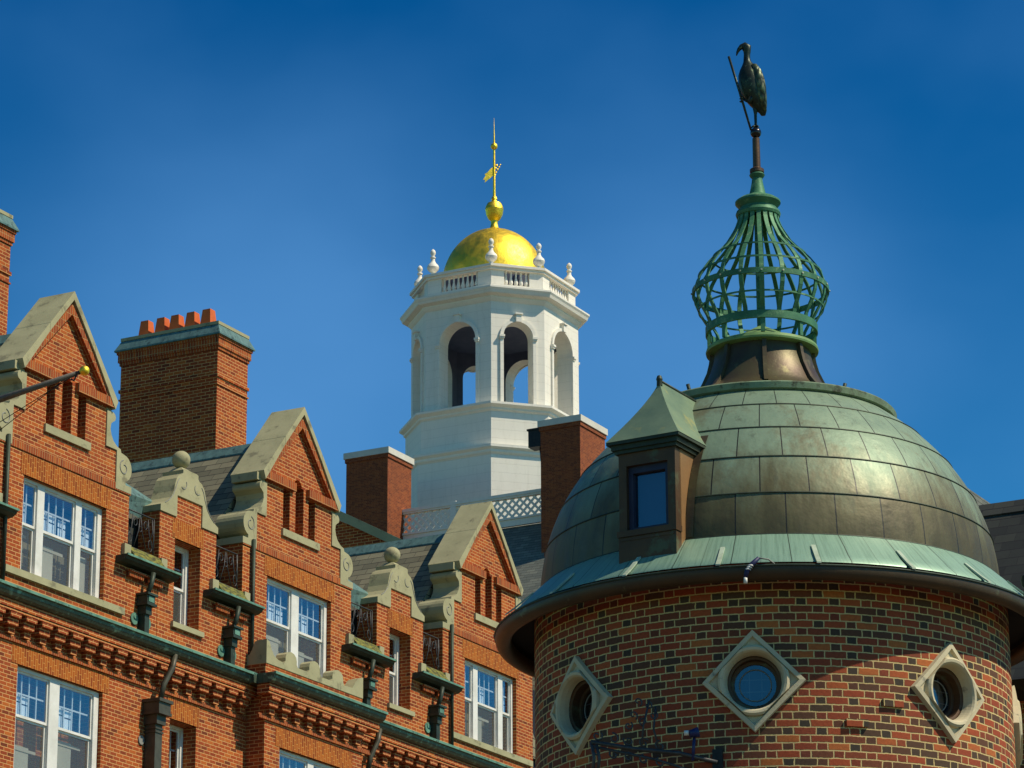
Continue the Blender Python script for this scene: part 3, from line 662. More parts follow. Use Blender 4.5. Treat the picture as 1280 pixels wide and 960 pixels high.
# --- large downspouts under the main gutter
for u, w in ((5.35, 0), (14.02, 0)):
    m = MB(); m.tube([(u + .42, -.36, ZG - .17), (u + .34, -.36, 17.9), (u + .14, -.28, 17.5), (u + .08, -.24, 17.15)], .062, 10)
    m.box(u - .26, u + .26, -.46, -.0, 17.06, 17.13); m.box(u - .22, u + .22, -.42, -.0, 16.86, 17.06); m.box(u - .24, u + .24, -.44, 0, 16.80, 16.86)
    m.box(u - .17, u + .17, -.34, 0, 16.60, 16.80); m.box(u - .13, u + .13, -.28, -.02, 10, 16.60)
    for z in (16.5, 16.42): m.box(u - .15, u + .15, -.30, -.0, z, z + .04)
    ds = m.build('downspout', 'downspout', B) if False else m.build('downspout', plain('olive_brown_downspout', (.055, .050, .032), (.085, .080, .055), 5, .5, .2), B)
    for sg in (-.26, .24): m = MB(); m.tube([(u + sg, -.03, 16.25), (u + sg, 0, 16.25)], .10, 12); m.build('rosette', 'lead', ds)

# --- cross roofs behind the gables, slate with copper ridges
for c in (-7.27, *CS, 29.7):
    zr = 24.56; hwid = 4.55; k = SL * .985
    m = MB(); y0, y1 = .82, 9.5; zl = zr - hwid * k
    for sg in (-1, 1):
        m.face([(c, y0, zr), (c, y1, zr), (c + sg * hwid, y1, zl), (c + sg * hwid, y0, zl)][::sg])
    m.face([(c - hwid, y0, zl), (c + hwid, y0, zl), (c, y0, zr)]); m.face([(c + hwid, y1, zl), (c - hwid, y1, zl), (c, y1, zr)])
    rf = m.build('slate_roof', 'slate', B)
    m = MB(); m.prism([(c - .20, zr - .20 * k + .01), (c - .20, zr - .20 * k + .045), (c - .03, zr + .07), (c + .03, zr + .07), (c + .20, zr - .20 * k + .045), (c + .20, zr - .20 * k + .01), (c, zr + .005)], y0 - .01, y1 + .02); m.build('copper_ridge', 'verdigris_blue', rf)
m = MB(); m.prism([(-13, 18.3), (-13, 22.0), (32, 22.0), (32, 18.3)], 9.6, 15); m.build('rear_roof', 'slate', B)
# copper saddle flashing by the first two dormers
for c, d in zip(CS[:2], DS):
    m = MB(); x0, x1 = c + 2.0, d - .55
    m.face([(x0, .9, 22.35), (x0 + .35, .30, 21.62), (x1, .45, 21.75), (x1 - .35, 1.2, 22.25)]); m.face([(x0 - .1, .35, 21.30), (x1, .50, 21.25), (x1, .45, 21.75), (x0 + .35, .30, 21.62)])
    m.build('saddle_flashing', 'verdigris_blue', B)

# --- big chimneys with copper skirts and terracotta pots
def chimney(u0, u1, w0, w1, zt, zb, pots):
    m = MB(); m.box(u0, u1, w0, w1, zb, zt - .73)
    m.box(u0 - .035, u1 + .035, w0 - .035, w1 + .035, zt - 1.42, zt - 1.34); m.box(u0 - .03, u1 + .03, w0 - .03, w1 + .03, zt - 1.62, zt - 1.585)
    ch = m.build('chimney', 'brick', B)
    m = MB(); m.box(u0 - .03, u1 + .03, w0 - .03, w1 + .03, zt - .72, zt - .64); m.box(u0 - .06, u1 + .06, w0 - .06, w1 + .06, zt - .64, zt - .44); m.box(u0 - .085, u1 + .085, w0 - .085, w1 + .085, zt - .44, zt - .37); m.build('corbelled_head', 'soldier_dark', ch)
    m = MB(); m.box(u0 - .13, u1 + .13, w0 - .13, w1 + .13, zt - .37, zt - .33); m.box(u0 - .125, u1 + .125, w0 - .125, w1 + .125, zt - .33, zt - .08, .12, .12); m.build('copper_skirt', 'verdigris_blue', ch)
    m = MB(); m.box(u0 - .02, u1 + .02, w0 - .02, w1 + .02, zt - .08, zt); m.build('cap', 'stone', ch)
    for w in pots:
        m = MB(); m.box(u0 + .28, u0 + .60, w - .32, w, zt, zt + .50, .05, .05); m.build('chimney_pot', 'terracotta', ch)
chimney(12.0, 13.35, 2.84, 5.67, 28.17, 20.6, (5.40, 4.92, 4.50, 4.04, 3.58))
chimney(2.36, 3.68, 2.90, 5.69, 28.14, 20.6, ())
# --- raking parapet wall behind the third cross roof
m = MB(); m.prism_x([(2.78, 24.50), (5.4, 25.93), (7.0, 26.80), (7.0, 22.5), (2.78, 22.5)], 21.6, 21.95); pw = m.build('raking_parapet', 'brick', B)
m = MB(); m.prism_x([(2.62, 24.42), (7.0, 26.81), (7.0, 27.08), (2.62, 24.68)], 21.48, 22.05); m.build('coping', 'stone', pw)

# ================================================================== flagpole
FP = thing('flagpole', 'angled grey flagpole with a gold ball, jutting from the brick wall at the left edge', 'flagpole', (OX, OY, 0), ROTZ)
b0, b1 = Vector((-1.78, -.02, 21.55)), Vector((-1.64, -2.86, 22.01))
m = MB(); m.tube([b0, b1], [.075, .05], 12); m.build('pole', 'pole', FP)
m = MB(); m.tube([b1, b1 + (b1 - b0) * .035], .04, 10); m.tube([b1 + Vector((0, .0, -.04)), b1 + Vector((.0, .05, -.14)), b1 + Vector((0, .12, -.1))], .02, 6); m.build('truck', 'iron_grey', FP)
bc = b0 + (b1 - b0) * 1.065
pr = [(.001, -.10)] + [(.10 * math.sin(R(k)), -.10 * math.cos(R(k))) for k in range(15, 180, 15)] + [(.001, .10)]
m = MB(); m.lathe(pr, 20); ball = m.build('gold_ball', 'gold', FP); ball.location = bc
m = MB()
m.tube([b1 + Vector((0, .1, -.05)), b0 + Vector((0, -.05, -.75))], .008, 4); m.tube([b1 + Vector((0, .22, -.05)), b0 + Vector((.05, -.02, -1.05))], .008, 4); m.build('halyard', 'iron', FP)

# ================================================================== round brick tower
TX, TY = 2.681, 34.0
T = thing('round_tower', 'round dark brick tower with a green copper dome, dormer window and green lantern cage', 'tower', (TX, TY, 0))
RW = 2.46
wins = [(-8.5, 8.80), (-55.5, 8.80), (40.2, 8.80), (90, 8.8), (-103, 8.8)]
m = MB(); NS = 360; zz = [0, 3, 6, 7.9] + [7.9 + .04 * k for k in range(1, 41)] + [9.9, 10.0]
for k in range(NS):
    a0_, a1_ = 360 * k / NS - 180, 360 * (k + 1) / NS - 180
    for j in range(len(zz) - 1):
        am, zm = (a0_ + a1_) / 2, (zz[j] + zz[j + 1]) / 2
        skip = False
        for wa, wz in wins:
            da = (am - wa + 180) % 360 - 180
            if math.hypot(RW * R(da), zm - wz) < .29: skip = True
        if skip: continue
        pts = [(RW * math.sin(R(a)), -RW * math.cos(R(a)), z) for a, z in ((a0_, zz[j]), (a1_, zz[j]), (a1_, zz[j + 1]), (a0_, zz[j + 1]))]
        m.face(pts, [(RW * R(a), z) for a, z in ((a0_, zz[j]), (a1_, zz[j]), (a1_, zz[j + 1]), (a0_, zz[j + 1]))])
m.build('brick_drum', 'tower_brick', T)
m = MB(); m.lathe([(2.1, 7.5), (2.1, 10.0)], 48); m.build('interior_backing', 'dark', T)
# putlog bricks
for a, z in ((23.5, 8.62), (14.5, 8.40), (-52, 7.9)):
    q = MB(); q.box(-.11, .11, -.03, .05, z - .04, z + .035); o = q.build('projecting_brick', 'tower_brick', T); o.location = (RW * math.sin(R(a)), -RW * math.cos(R(a)), 0); o.rotation_euler = (0, 0, R(a))
# round windows set in diamond stone frames
def diamond(wa, wz):
    n = 48; ro = .50; yf = -.055
    def dm(r, t):  # point on a diamond
        c_, s_ = math.cos(t), math.sin(t); k = r / (abs(c_) + abs(s_)); return (k * c_, k * s_)
    ts = [2 * math.pi * k / n for k in range(n)]
    def curve(x): return RW - math.sqrt(RW * RW - x * x)
    rings = []
    rings.append([(*dm(ro + .005, t), None) for t in ts])
    m = MB()
    def ring(f, y): return [(f(t)[0], y + curve(f(t)[0]) * .9, f(t)[1]) for t in ts]
    circ = lambda r: (lambda t: (r * math.cos(t), r * math.sin(t)))
    seq = [ring(lambda t: dm(ro + .004, t), .06), ring(lambda t: dm(ro, t), yf), ring(lambda t: dm(ro - .06, t), yf - .004)]
    mixf = lambda q: (lambda t: tuple(min(1, q) * a + (1 - min(1, q)) * b for a, b in zip(circ(.372)(t), dm(ro - .075, t))))
    seq += [ring(lambda t: dm(ro - .075, t), yf + .03)]
    for i in range(len(seq) - 1):
        for k in range(n):
            k2 = (k + 1) % n; m.face([seq[i][k], seq[i][k2], seq[i + 1][k2], seq[i + 1][k]][::-1])
    # spandrel floor then the round moulding
    inner = [(.352, yf + .032), (.345, yf - .01), (.325, yf - .028), (.30, yf - .022), (.285, yf + .0), (.270, yf + .05), (.262, yf + .10)]
    last = seq[-1]
    for r, y in inner:
        cur_ = ring((lambda r_: (lambda t: tuple((a if math.hypot(*dm(ro - .075, t)) > r_ else b) for a, b in zip(circ(r_)(t), dm(ro - .078, t)))))(r) if r > .29 else circ(r), y)
        for k in range(n):
            k2 = (k + 1) % n; m.face([last[k], last[k2], cur_[k2], cur_[k]][::-1], smooth=False)
        last = cur_
    fr = m.build('diamond_window_frame', 'stone_pale', T)
    m = MB(); prev = None
    for r, y in ((.262, .06), (.255, .07), (.235, .075), (.235, .16), (.205, .165), (.200, .20)):
        cur_ = [(r * math.cos(t), y, r * math.sin(t)) for t in ts]
        if prev:
            for k in range(n):
                k2 = (k + 1) % n; m.face([prev[k], prev[k2], cur_[k2], cur_[k]][::-1])
        prev = cur_
    m.build('round_sash', 'bronze_brown', fr)
    m = MB(); m.face([(.215 * math.cos(t), .185, .215 * math.sin(t)) for t in ts][::-1]); m.build('pane', 'glass_dark', fr)
    m = MB(); m.tube([(.155 * math.cos(t), .178, .155 * math.sin(t)) for t in ts], .006, 6, closed=True)
    for x in (-.06, .06): m.tube([(x, .2, -.19), (x, .2, .19)], .005, 5); m.tube([(-.19, .2, x), (.19, .2, x)], .005, 5)
    m.build('leading', 'lead', fr)
    m = MB(); m.face([(.24 * math.cos(t), .30, .24 * math.sin(t)) for t in ts][::-1]); m.build('shade', plain('blue_grey_shade', (.07, .10, .15), (.05, .075, .12), 3, .9, bump=0), fr)
    fr.location = (RW * math.sin(R(wa)), -RW * math.cos(R(wa)), wz); fr.rotation_euler = (0, 0, R(wa))
for wa, wz in wins[:4]: diamond(wa, wz)
MAT['strap'] = plain('pale_metal_strap', (.42, .50, .38), (.30, .36, .26), 8, .5)
# skirt roof, soffit, gutter
m = MB(); m.lathe([(2.40, 10.285), (2.42, 10.27), (2.55, 10.15), (2.70, 10.0), (2.81, 9.905), (2.815, 9.89)], 96, uvf=lambda g_, i: (g_ / 12.0, i * .2)); m.build('skirt_roof', 'skirt', T)
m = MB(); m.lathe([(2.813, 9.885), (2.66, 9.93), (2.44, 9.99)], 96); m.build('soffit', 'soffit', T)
pr = [(2.868, 9.845), (2.872, 9.83)] + [(2.785 + .082 * math.cos(R(k)), 9.80 - .082 * math.sin(R(k))) for k in range(0, 181, 20)] + [(2.70, 9.84), (2.716, 9.84)] + [(2.785 - .067 * math.cos(R(k)), 9.80 - .067 * math.sin(R(k))) for k in range(0, 181, 20)] + [(2.853, 9.845)]
m = MB(); m.lathe(pr, 120); gt = m.build('gutter', plain('brown_gutter_copper', (.085, .052, .028), (.05, .036, .024), 3, .45, .3, spots=((.13, .12, .07), 6, .63)), T)
m = MB(); m.tube([(2.872 * math.sin(R(k * 3)), -2.872 * math.cos(R(k * 3)), 9.845) for k in range(120)], .012, 6, closed=True); m.build('gutter_bead', 'copper_dark', gt)
for k in range(10):
    a = -111.2 + 19.4 * k
    q = MB(); q.prism_x([(-2.60, 10.10), (-2.80, 9.925), (-2.89, 9.86), (-2.89, 9.875), (-2.80, 9.945), (-2.60, 10.12)], -.022, .022)
    o = q.build('gutter_strap', 'strap', T); o.rotation_euler = (0, 0, R(a))
MAT['curb'] = plain('sage_green_copper', (.20, .285, .175), (.12, .15, .085), 3, .6, .1, streak=(2, 2, 1), spots=((.07, .075, .045), 7, .55))
# dome
prof = []; ZS = [10.283, 10.725, 11.143, 11.513, 11.848, 12.10]
def rz_(z): s_ = (z - 10.2) / 2.4; return 2.4 * (1 - max(s_, 0) ** 2.1) ** .6
vv = []
for j in range(5):
    for k in range(5):
        z = ZS[j] + (ZS[j + 1] - ZS[j]) * k / 5; prof.append((rz_(z) + .004 * k / 5 * -1, z)); vv.append(j + k / 5)
prof.append((rz_(12.1), 12.10)); vv.append(4.99)
m = MB(); m.lathe(prof, 120, uvf=lambda g_, i: (g_ / 12.0, vv[i]), split=60); m.build('copper_dome', 'dome', T)
# standing laps between the courses
m = MB()
for z in ZS[:5]: m.tube([((rz_(z) + .003) * math.sin(R(k * 3)), -(rz_(z) + .003) * math.cos(R(k * 3)), z) for k in range(120)], .008, 5, closed=True)
m.build('sheet_laps', 'copper_dark', T)
m = MB(); m.lathe([(1.30, 12.075), (1.395, 12.115), (1.405, 12.175), (1.39, 12.19), (1.10, 12.26), (.72, 12.37)], 96); cu = m.build('dome_curb', 'curb', T)
m = MB(); m.lathe([(.80, 12.385), (.72, 12.43), (.665, 12.50), (.615, 12.60), (.57, 12.70), (.535, 12.81), (.515, 12.93)], 64); nk = m.build('lantern_neck', 'neck_copper', T)
for k in range(8):
    a = R(-2 + 45 * k); q = MB()
    q.prism_x([(-.84, 12.385), (-.76, 12.44), (-.695, 12.52), (-.645, 12.62), (-.60, 12.72), (-.575, 12.82), (-.56, 12.925), (-.50, 12.925), (-.52, 12.78), (-.60, 12.6), (-.70, 12.40)], -.022, .022); q.xf(Matrix.Rotation(a, 4, 'Z')); q.build('neck_fin', 'neck_copper', nk)
m = MB()
for a in (-62, 62):
    m.tube([(.90 * math.sin(R(a)), -.90 * math.cos(R(a)), 12.32), (.94 * math.sin(R(a)), -.94 * math.cos(R(a)), 12.46)], .02, 6)
m.build('lugs', 'copper_dark', cu)
# lantern: base disc, cone, cage
m = MB(); m.lathe([(.50, 12.925), (.60, 12.935), (.605, 12.955), (.595, 12.985), (.56, 13.0), (.48, 13.01), (.42, 13.03), (.0, 13.27)], 64); ld = m.build('lantern_base', 'cage_light', T) if 'cage_light' in MAT else m.build('lantern_base', plain('light_green_copper', (.20, .34, .12), (.11, .21, .08), 5, .6), T)
CG = thing if False else None
cage_prof = [(14.52, .222), (14.45, .230), (14.38, .255), (14.32, .285), (14.265, .317), (14.18, .370), (14.107, .434), (14.03, .508), (13.954, .577), (13.86, .645), (13.78, .687), (13.70, .712), (13.60, .725), (13.52, .712), (13.43, .677), (13.35, .632), (13.28, .592), (13.22, .578)]
NR = 20
rib = MB(); w_ = .023; t_ = .012
def ribpt(r, z, dx): return (dx, -r, z)
for i in range(len(cage_prof) - 1):
    (za, ra), (zb, rb) = cage_prof[i], cage_prof[i + 1]
    o_ = .018
    A = [(-w_, -ra, za), (w_, -ra, za), (w_, -(ra - o_), za), (-w_, -(ra - o_), za)]; Bq = [(-w_, -rb, zb), (w_, -rb, zb), (w_, -(rb - o_), zb), (-w_, -(rb - o_), zb)]
    for k in range(4):
        k2 = (k + 1) % 4; rib.face([A[k], Bq[k], Bq[k2], A[k2]])
cage = MB()
pr = [(.245, 14.45)] 
m = MB()
def band(r, z0, z1, th=.02): m.lathe([(r, z0), (r, z1), (r - th, z1), (r - th, z0), (r, z0)], 64)
band(.738, 13.605, 13.665); band(.602, 13.15, 13.235, .03); band(.512, 14.02, 14.038, .012); band(.672, 13.81, 13.83, .012); band(.676, 13.42, 13.438, .012)
cg = m.build('lantern_cage', 'cage', T)
rv = MB()
for k in range(NR):
    a = R(-3 + 360 * k / NR); rv.tube([(.735 * math.sin(a), -.735 * math.cos(a), 13.635), (.75 * math.sin(a), -.75 * math.cos(a), 13.635)], .011, 6)
rv.build('rivets', 'strap', cg)
rb0 = rib.build('rib', 'cage', cg); rb0.rotation_euler = (0, 0, R(-3))
for k in range(1, NR): dup_leaf(rb0, (0, 0, 0), R(-3 + 360 * k / NR))
p = MB(); p.box(-.022, .022, -.585, -.55, 13.0, 13.16); p0_ = p.build('post', 'cage', cg); p0_.rotation_euler = (0, 0, R(-3))
for k in range(1, 8): dup_leaf(p0_, (0, 0, 0), R(-3 + 45 * k))
m = MB(); m.lathe([(.046, 13.2), (.046, 14.5)], 20); m.build('centre_post', 'cage', cg)
m = MB(); m.lathe([(.20, 14.49), (.235, 14.50), (.245, 14.53), (.235, 14.56), (.205, 14.575), (.20, 14.60), (.225, 14.63), (.247, 14.655), (.247, 14.675), (.20, 14.71), (.13, 14.74), (.092, 14.76), (.078, 14.82), (.062, 14.90), (.056, 14.95), (.075, 14.97), (.085, 14.99), (.07, 15.01)], 40); m.build('turned_cap', 'cage', T)
m = MB(); m.lathe([(.07, 15.012), (.078, 15.02), (.078, 15.055), (.05, 15.075)], 24); m.build('collar', 'bronze_brown', T)
m = MB(); m.lathe([(.043, 15.06), (.040, 15.42), (.001, 15.43)], 20); m.build('spire_pole', 'pole_brown', T)
# rib rivets
# --- dormer on the dome
DM = R(-30)
m = MB(); xl, xr = -.385, .245; yf = -2.58
m.box(xl, xl + .085, yf, yf + .12, 10.36, 11.20); m.box(xr - .085, xr, yf, yf + .12, 10.36, 11.20); m.box(xl + .085, xr - .085, yf, yf + .12, 11.07, 11.20)
m.box(xl - .015, xr + .015, yf - .03, yf + .1, 10.34, 10.40); m.box(xl - .005, xr + .005, yf - .012, yf + .1, 10.06, 10.338); m.box(xl + .02, xr - .02, yf - .02, yf + .1, 10.30, 10.325)
dw = m.build('dormer', 'bronze_brown', T)
m = MB()
for z0, z1, e in ((11.20, 11.235, .03), (11.235, 11.285, .055), (11.285, 11.315, .09)): m.box(xl - e, xr + e, yf - e, yf + 1.1, z0, z1)
m.build('dormer_cornice', 'copper_dark', dw)
m = MB(); m.face([(xr, yf + .1, 10.05), (xr, yf + 1.2, 10.05), (xr, yf + 1.2, 11.2), (xr, yf + .1, 11.2)]); m.face([(xl, yf + .1, 10.05), (xl, yf + .1, 11.2), (xl, yf + 1.2, 11.2), (xl, yf + 1.2, 10.05)])
m.build('dormer_cheek', plain('tan_copper', (.28, .15, .06), (.20, .115, .05), 2.5, .5, .2, spots=((.30, .27, .15), 4, .6)), dw)
m = MB(); ax = (xl + xr) / 2; ay = yf + .31; az = 12.02; z0 = 11.316; e = .095
L_, Rr, Fy, By = xl - e, xr + e, yf - e, yf + 1.25
n_ = 8
def bell(t): return 1 - t + .0  # linear factor
rows = []
for k in range(n_ + 1):
    t = k / n_; h = z0 + (az - z0) * (t ** 1.0); f_ = (1 - t) ** 1.28
    rows.append((ax + (L_ - ax) * f_, ax + (Rr - ax) * f_, ay + (Fy - ay) * f_, h))
for k in range(n_):
    a_, b_ = rows[k], rows[k + 1]
    m.face([(a_[0], a_[2], a_[3]), (a_[1], a_[2], a_[3]), (b_[1], b_[2], b_[3]), (b_[0], b_[2], b_[3])])
    m.face([(a_[1], a_[2], a_[3]), (a_[1], By, a_[3]), (b_[1], By, b_[3]), (b_[1], b_[2], b_[3])]); m.face([(a_[0], By, a_[3]), (a_[0], a_[2], a_[3]), (b_[0], b_[2], b_[3]), (b_[0], By, b_[3])])
m.build('dormer_roof', plain('streaked_green_copper', (.20, .275, .17), (.12, .19, .13), 2.2, .5, .25, spots=((.27, .29, .13), 3, .58)), dw)
m = MB(); m.lathe([(.03, az - .06), (.028, az - .01), (.034, az + .01), (.022, az + .045), (.001, az + .055)], 12, (ax, ay)); m.tube([(ax, ay + .02, az - .005), (ax, By, az - .01)], .016, 6); m.build('ridge_finial', 'copper_dark', dw)
m = MB()
for s_, d_ in ((xl + .085, 1), (xr - .085, -1)): m.box(*sorted((s_, s_ + d_ * .05)), yf + .05, yf + .14, 10.40, 11.07)
m.box(xl + .135, xr - .135, yf + .05, yf + .14, 11.0, 11.07); m.box(xl + .135, xr - .135, yf + .05, yf + .14, 10.40, 10.44); m.build('sash', plain('blue_black_sash', (.03, .035, .07), (.02, .022, .05), 5, .5), dw)
m = MB(); m.face([(xl + .13, yf + .10, 10.43), (xr - .13, yf + .10, 10.43), (xr - .13, yf + .10, 11.01), (xl + .13, yf + .10, 11.01)]); m.build('pane', 'glass_dark', dw)
m = MB(); m.box(xl + .10, xr - .10, yf + .2, yf + .21, 10.4, 11.05); m.build('shade', plain('slate_blue_shade', (.10, .14, .19), (.08, .11, .16), 2, .9, bump=0), dw)
dw.rotation_euler = (0, 0, DM)
# flashing strip beside the dormer
m = MB()
for sx, col in ((xr + .006, 1),):
    pts = []
    for k in range(12):
        z = 10.30 + (11.45 - 10.30) * k / 11; r_ = rz_(max(z, 10.25)) + .012
        for dx in (.0, .08): 
            x = sx + dx; pts.append((x, -math.sqrt(max(r_ * r_ - x * x, 0.01)), z))
    for k in range(11): m.face([pts[2 * k], pts[2 * k + 1], pts[2 * k + 3], pts[2 * k + 2]])
m.build('flashing', 'neck_copper', dw)

# ================================================================== ibis statue on the pole
S = thing('ibis_statue', 'dark bronze wading bird statue holding a staff, standing on a ball above the copper spire', 'statue', (TX + .0, TY, 15.425))
S.scale = (1.09, 1.09, 1.09)
def ell(c, rx, ry, ax_, n=16):
    """ring of an ellipse around c, perpendicular to ax_"""
    d = Vector(ax_).normalized(); sx = Vector((1, 0, 0)); s1 = (sx - d * sx.dot(d)).normalized(); s2 = d.cross(s1)
    return [Vector(c) + s1 * rx * math.cos(2 * math.pi * k / n) + s2 * ry * math.sin(2 * math.pi * k / n) for k in range(n)]
m = MB()
path = [((.080, 0, .245), .022, .014), ((.078, 0, .285), .042, .03), ((.055, 0, .335), .066, .055), ((.026, 0, .395), .088, .080), ((-.004, 0, .46), .106, .10), ((-.026, 0, .53), .118, .112), ((-.040, 0, .61), .122, .115), ((-.049, 0, .69), .112, .105), ((-.055, 0, .75), .088, .082), ((-.061, 0, .795), .060, .056), ((-.066, 0, .83), .040, .038),
        ((-.068, 0, .87), .034, .032), ((-.066, 0, .91), .033, .031), ((-.064, 0, .945), .038, .036), ((-.068, 0, .985), .050, .044), ((-.092, 0, 1.008), .040, .032), ((-.120, 0, .998), .027, .023), ((-.145, 0, .970), .020, .018), ((-.163, 0, .936), .013, .012), ((-.173, 0, .900), .005, .005)]
rings = []
for i, (c, rx, ry) in enumerate(path):
    a = Vector(path[max(i - 1, 0)][0]); b = Vector(path[min(i + 1, len(path) - 1)][0]); d = (b - a).normalized()
    s2 = Vector((0, 1, 0)); s1 = s2.cross(d).normalized()
    rings.append([Vector(c) + s1 * rx * math.cos(2 * math.pi * k / 16) + s2 * ry * math.sin(2 * math.pi * k / 16) for k in range(16)])
m.loft(rings)
# standing leg and foot, raised leg gripping the staff: one mesh with the body
m.tube([(.01, 0, .44), (.002, 0, .34), (.002, 0, .26), (.002, 0, .16), (.0, 0, .125)], [.05, .032, .016, .014, .016], 10)
for dx, dy in ((-.05, -.02), (-.03, -.05), (.03, -.045), (.03, .03)): m.tube([(0, 0, .125), (dx * .6, dy * .6, .122), (dx, dy, .10)], [.012, .010, .005], 6)
m.tube([(-.03, -.04, .46), (-.06, -.06, .36), (-.09, -.06, .38), (-.118, -.05, .405)], [.045, .022, .014, .013], 10)
for dz in (-.03, 0, .03): m.tube([(-.118, -.05, .405), (-.135, -.075, .405 + dz), (-.153, -.055, .405 + dz), (-.138, -.03, .405 + dz)], [.012, .010, .008, .004], 6)
m.build('bird_body', 'statue', S)
m = MB()
for sg in (-1, 1):
    wr = []
    for (z, x0_, x1_, y_) in ((.285, .078, .112, .03), (.34, .052, .118, .06), (.42, .028, .116, .088), (.52, .008, .110, .108), (.62, -.008, .094, .112), (.71, -.018, .066, .10), (.775, -.03, .028, .075)):
        cx = (x0_ + x1_) / 2; hw_ = (x1_ - x0_) / 2
        wr.append([(cx + hw_ * math.cos(2 * math.pi * k / 12), sg * y_ * .82 + sg * .028 * math.sin(2 * math.pi * k / 12), z) for k in range(12)])
    m.loft(wr)
def feather():
    n = NT('bronze_feathers'); v = n.n('ShaderNodeTexVoronoi'); v.inputs['Scale'].default_value = 24; mpn = n.n('ShaderNodeMapping'); mpn.inputs['Scale'].default_value = (1, 1, .55); tcn = n.n('ShaderNodeTexCoord'); n.l(tcn.outputs['Object'], mpn.inputs[0]); n.l(mpn.outputs[0], v.inputs['Vector'])
    c = n.ramp(v.outputs[0], [(0, (.20, .23, .11)), (.5, (.06, .085, .045)), (.8, (.015, .02, .015))]); n.set(col=c, metal=.5, rough=.42); n.bump(n.math('SUBTRACT', 1.0, v.outputs[0]), .6, .02); return n.m
m.build('wing', feather(), S)
m = MB(); m.tube([(-.255, -.06, .865), (-.145, -.055, .44), (-.05, -.03, .075)], [.013, .013, .011], 8); m.build('staff', 'statue', S)
pr = [(.001, 0.0)] + [(.056 * math.sin(R(k)), .058 - .056 * math.cos(R(k))) for k in range(15, 180, 15)] + [(.001, .114)]
m = MB(); m.lathe(pr, 24); m.build('ball', plain('polished_dark_bronze', (.05, .05, .05), (.035, .035, .04), 8, .22, .8), S)

# small fittings on the round tower
K = thing('cable_lead', 'striped cable end dangling from the gutter below the middle of the copper dome', 'cable', (TX, TY, 0))
a = R(-8.6)
def pol(a_, r_, z): return (r_ * math.sin(a_), -r_ * math.cos(a_), z)
pts = [pol(R(-3.2), 2.80, 9.87), pol(R(-4.5), 2.88, 9.90), pol(R(-6.3), 2.90, 9.91), pol(R(-7.6), 2.91, 9.85), pol(R(-8.6), 2.91, 9.78), pol(R(-8.9), 2.91, 9.72)]
m = MB(); m.tube(pts[:3], .008, 6); m.build('wire', 'lead', K)
m = MB(); m.tube(pts[2:], [.02, .024, .024, .02], 8); m.build('cable', plain('navy_cable', (.02, .025, .09), (.015, .02, .07), 20, .5), K)
m = MB()
for q in (.25, .5, .75):
    p_ = Vector(pts[3]).lerp(Vector(pts[4]), q); m.tube([p_ + Vector((0, 0, .008)), p_ - Vector((0, 0, .008))], .028, 8)
m.tube([pts[-1], (pts[-1][0], pts[-1][1], 9.66)], .018, 8); m.build('white_bands', 'white', K)
K = thing('spotlight', 'small black knob-shaped lamp standing on the gutter at the right of the dome', 'lamp', (TX, TY, 0))
q = pol(R(58.5), 2.86, 0)
m = MB(); m.tube([(q[0], q[1], 9.84), (q[0] + .01, q[1], 9.94), (q[0] + .03, q[1], 9.98)], .018, 8); m.build('stem', 'iron', K)
m = MB(); m.lathe([(.02, 9.95), (.045, 9.98), (.055, 10.03), (.045, 10.08), (.015, 10.10), (.001, 10.10)], 14, (q[0] + .02, q[1])); m.build('lamp_head', 'iron', K)

# iron bracket on the wall, lower left of the tower
K = thing('wall_bracket', 'black wrought iron scroll bracket with small lamps on the shaded side of the round tower', 'bracket', (TX, TY, 0))
m = MB()
A0, A1 = pol(R(-41), 2.95, 8.26), pol(R(-17), 2.50, 8.02)
A0 = Vector(A0); A1 = Vector(A1)
m.tube([A0, A0.lerp(A1, .35), A0.lerp(A1, .7) + Vector((0, 0, .03)), A1], .022, 8); m.tube([A0 + Vector((0, 0, -.04)), A0.lerp(A1, .5) + Vector((0, 0, -.07)), A1 + Vector((0, 0, -.16))], .014, 6)
rnd = random.Random(3)
ux = (A1 - A0).normalized()
def curl(c, r_, a0_, tw, rad=.009):
    pts_ = []
    for k in range(14):
        t = k / 13; rr_ = r_ * (1 - .75 * t); an = a0_ + tw * t; pts_.append(c + ux * rr_ * math.cos(an) + Vector((0, 0, 1)) * rr_ * math.sin(an))
    m.tube(pts_, rad, 6)
for t in (.05, .18, .3, .42, .55):
    c = A0.lerp(A1, t)
    curl(c + Vector((0, 0, .07)), .055, rnd.uniform(0, 3), 6.5 * rnd.choice((-1, 1))); curl(c + Vector((0, 0, -.09)), .05, rnd.uniform(0, 3), 6)
for t, z in ((.30, .22), (.34, .33), (.42, .28), (.50, .36), (.46, .45), (.38, .47)):
    c = A0.lerp(A1, t) + Vector((0, 0, z)); curl(c, .045, rnd.uniform(0, 6), 6.5 * rnd.choice((-1, 1)), .008)
m.tube([A0.lerp(A1, .4), A0.lerp(A1, .42) + Vector((0, 0, .25)), A0.lerp(A1, .47) + Vector((0, 0, .5))], .010, 6); m.tube([A0.lerp(A1, .55), A0.lerp(A1, .50) + Vector((0, 0, .22)), A0.lerp(A1, .52) + Vector((0, 0, .45))], .010, 6)
for dx in (.0, .05): m.tube([A0 + ux * dx, A0 + ux * (dx + .03) + Vector((0, 0, -.15)), A0 + ux * (dx + .01) + Vector((0, 0, -.3))], .016, 7)
m.build('scrollwork', 'iron_grey', K); m = MB(); wp = pol(R(-17), 2.47, 0); m.box(-.05, .05, -.03, .01, 7.7, 8.15); o = m.build('wall_plate', 'iron', K); o.location = (wp[0], wp[1], 0); o.rotation_euler = (0, 0, R(-17))
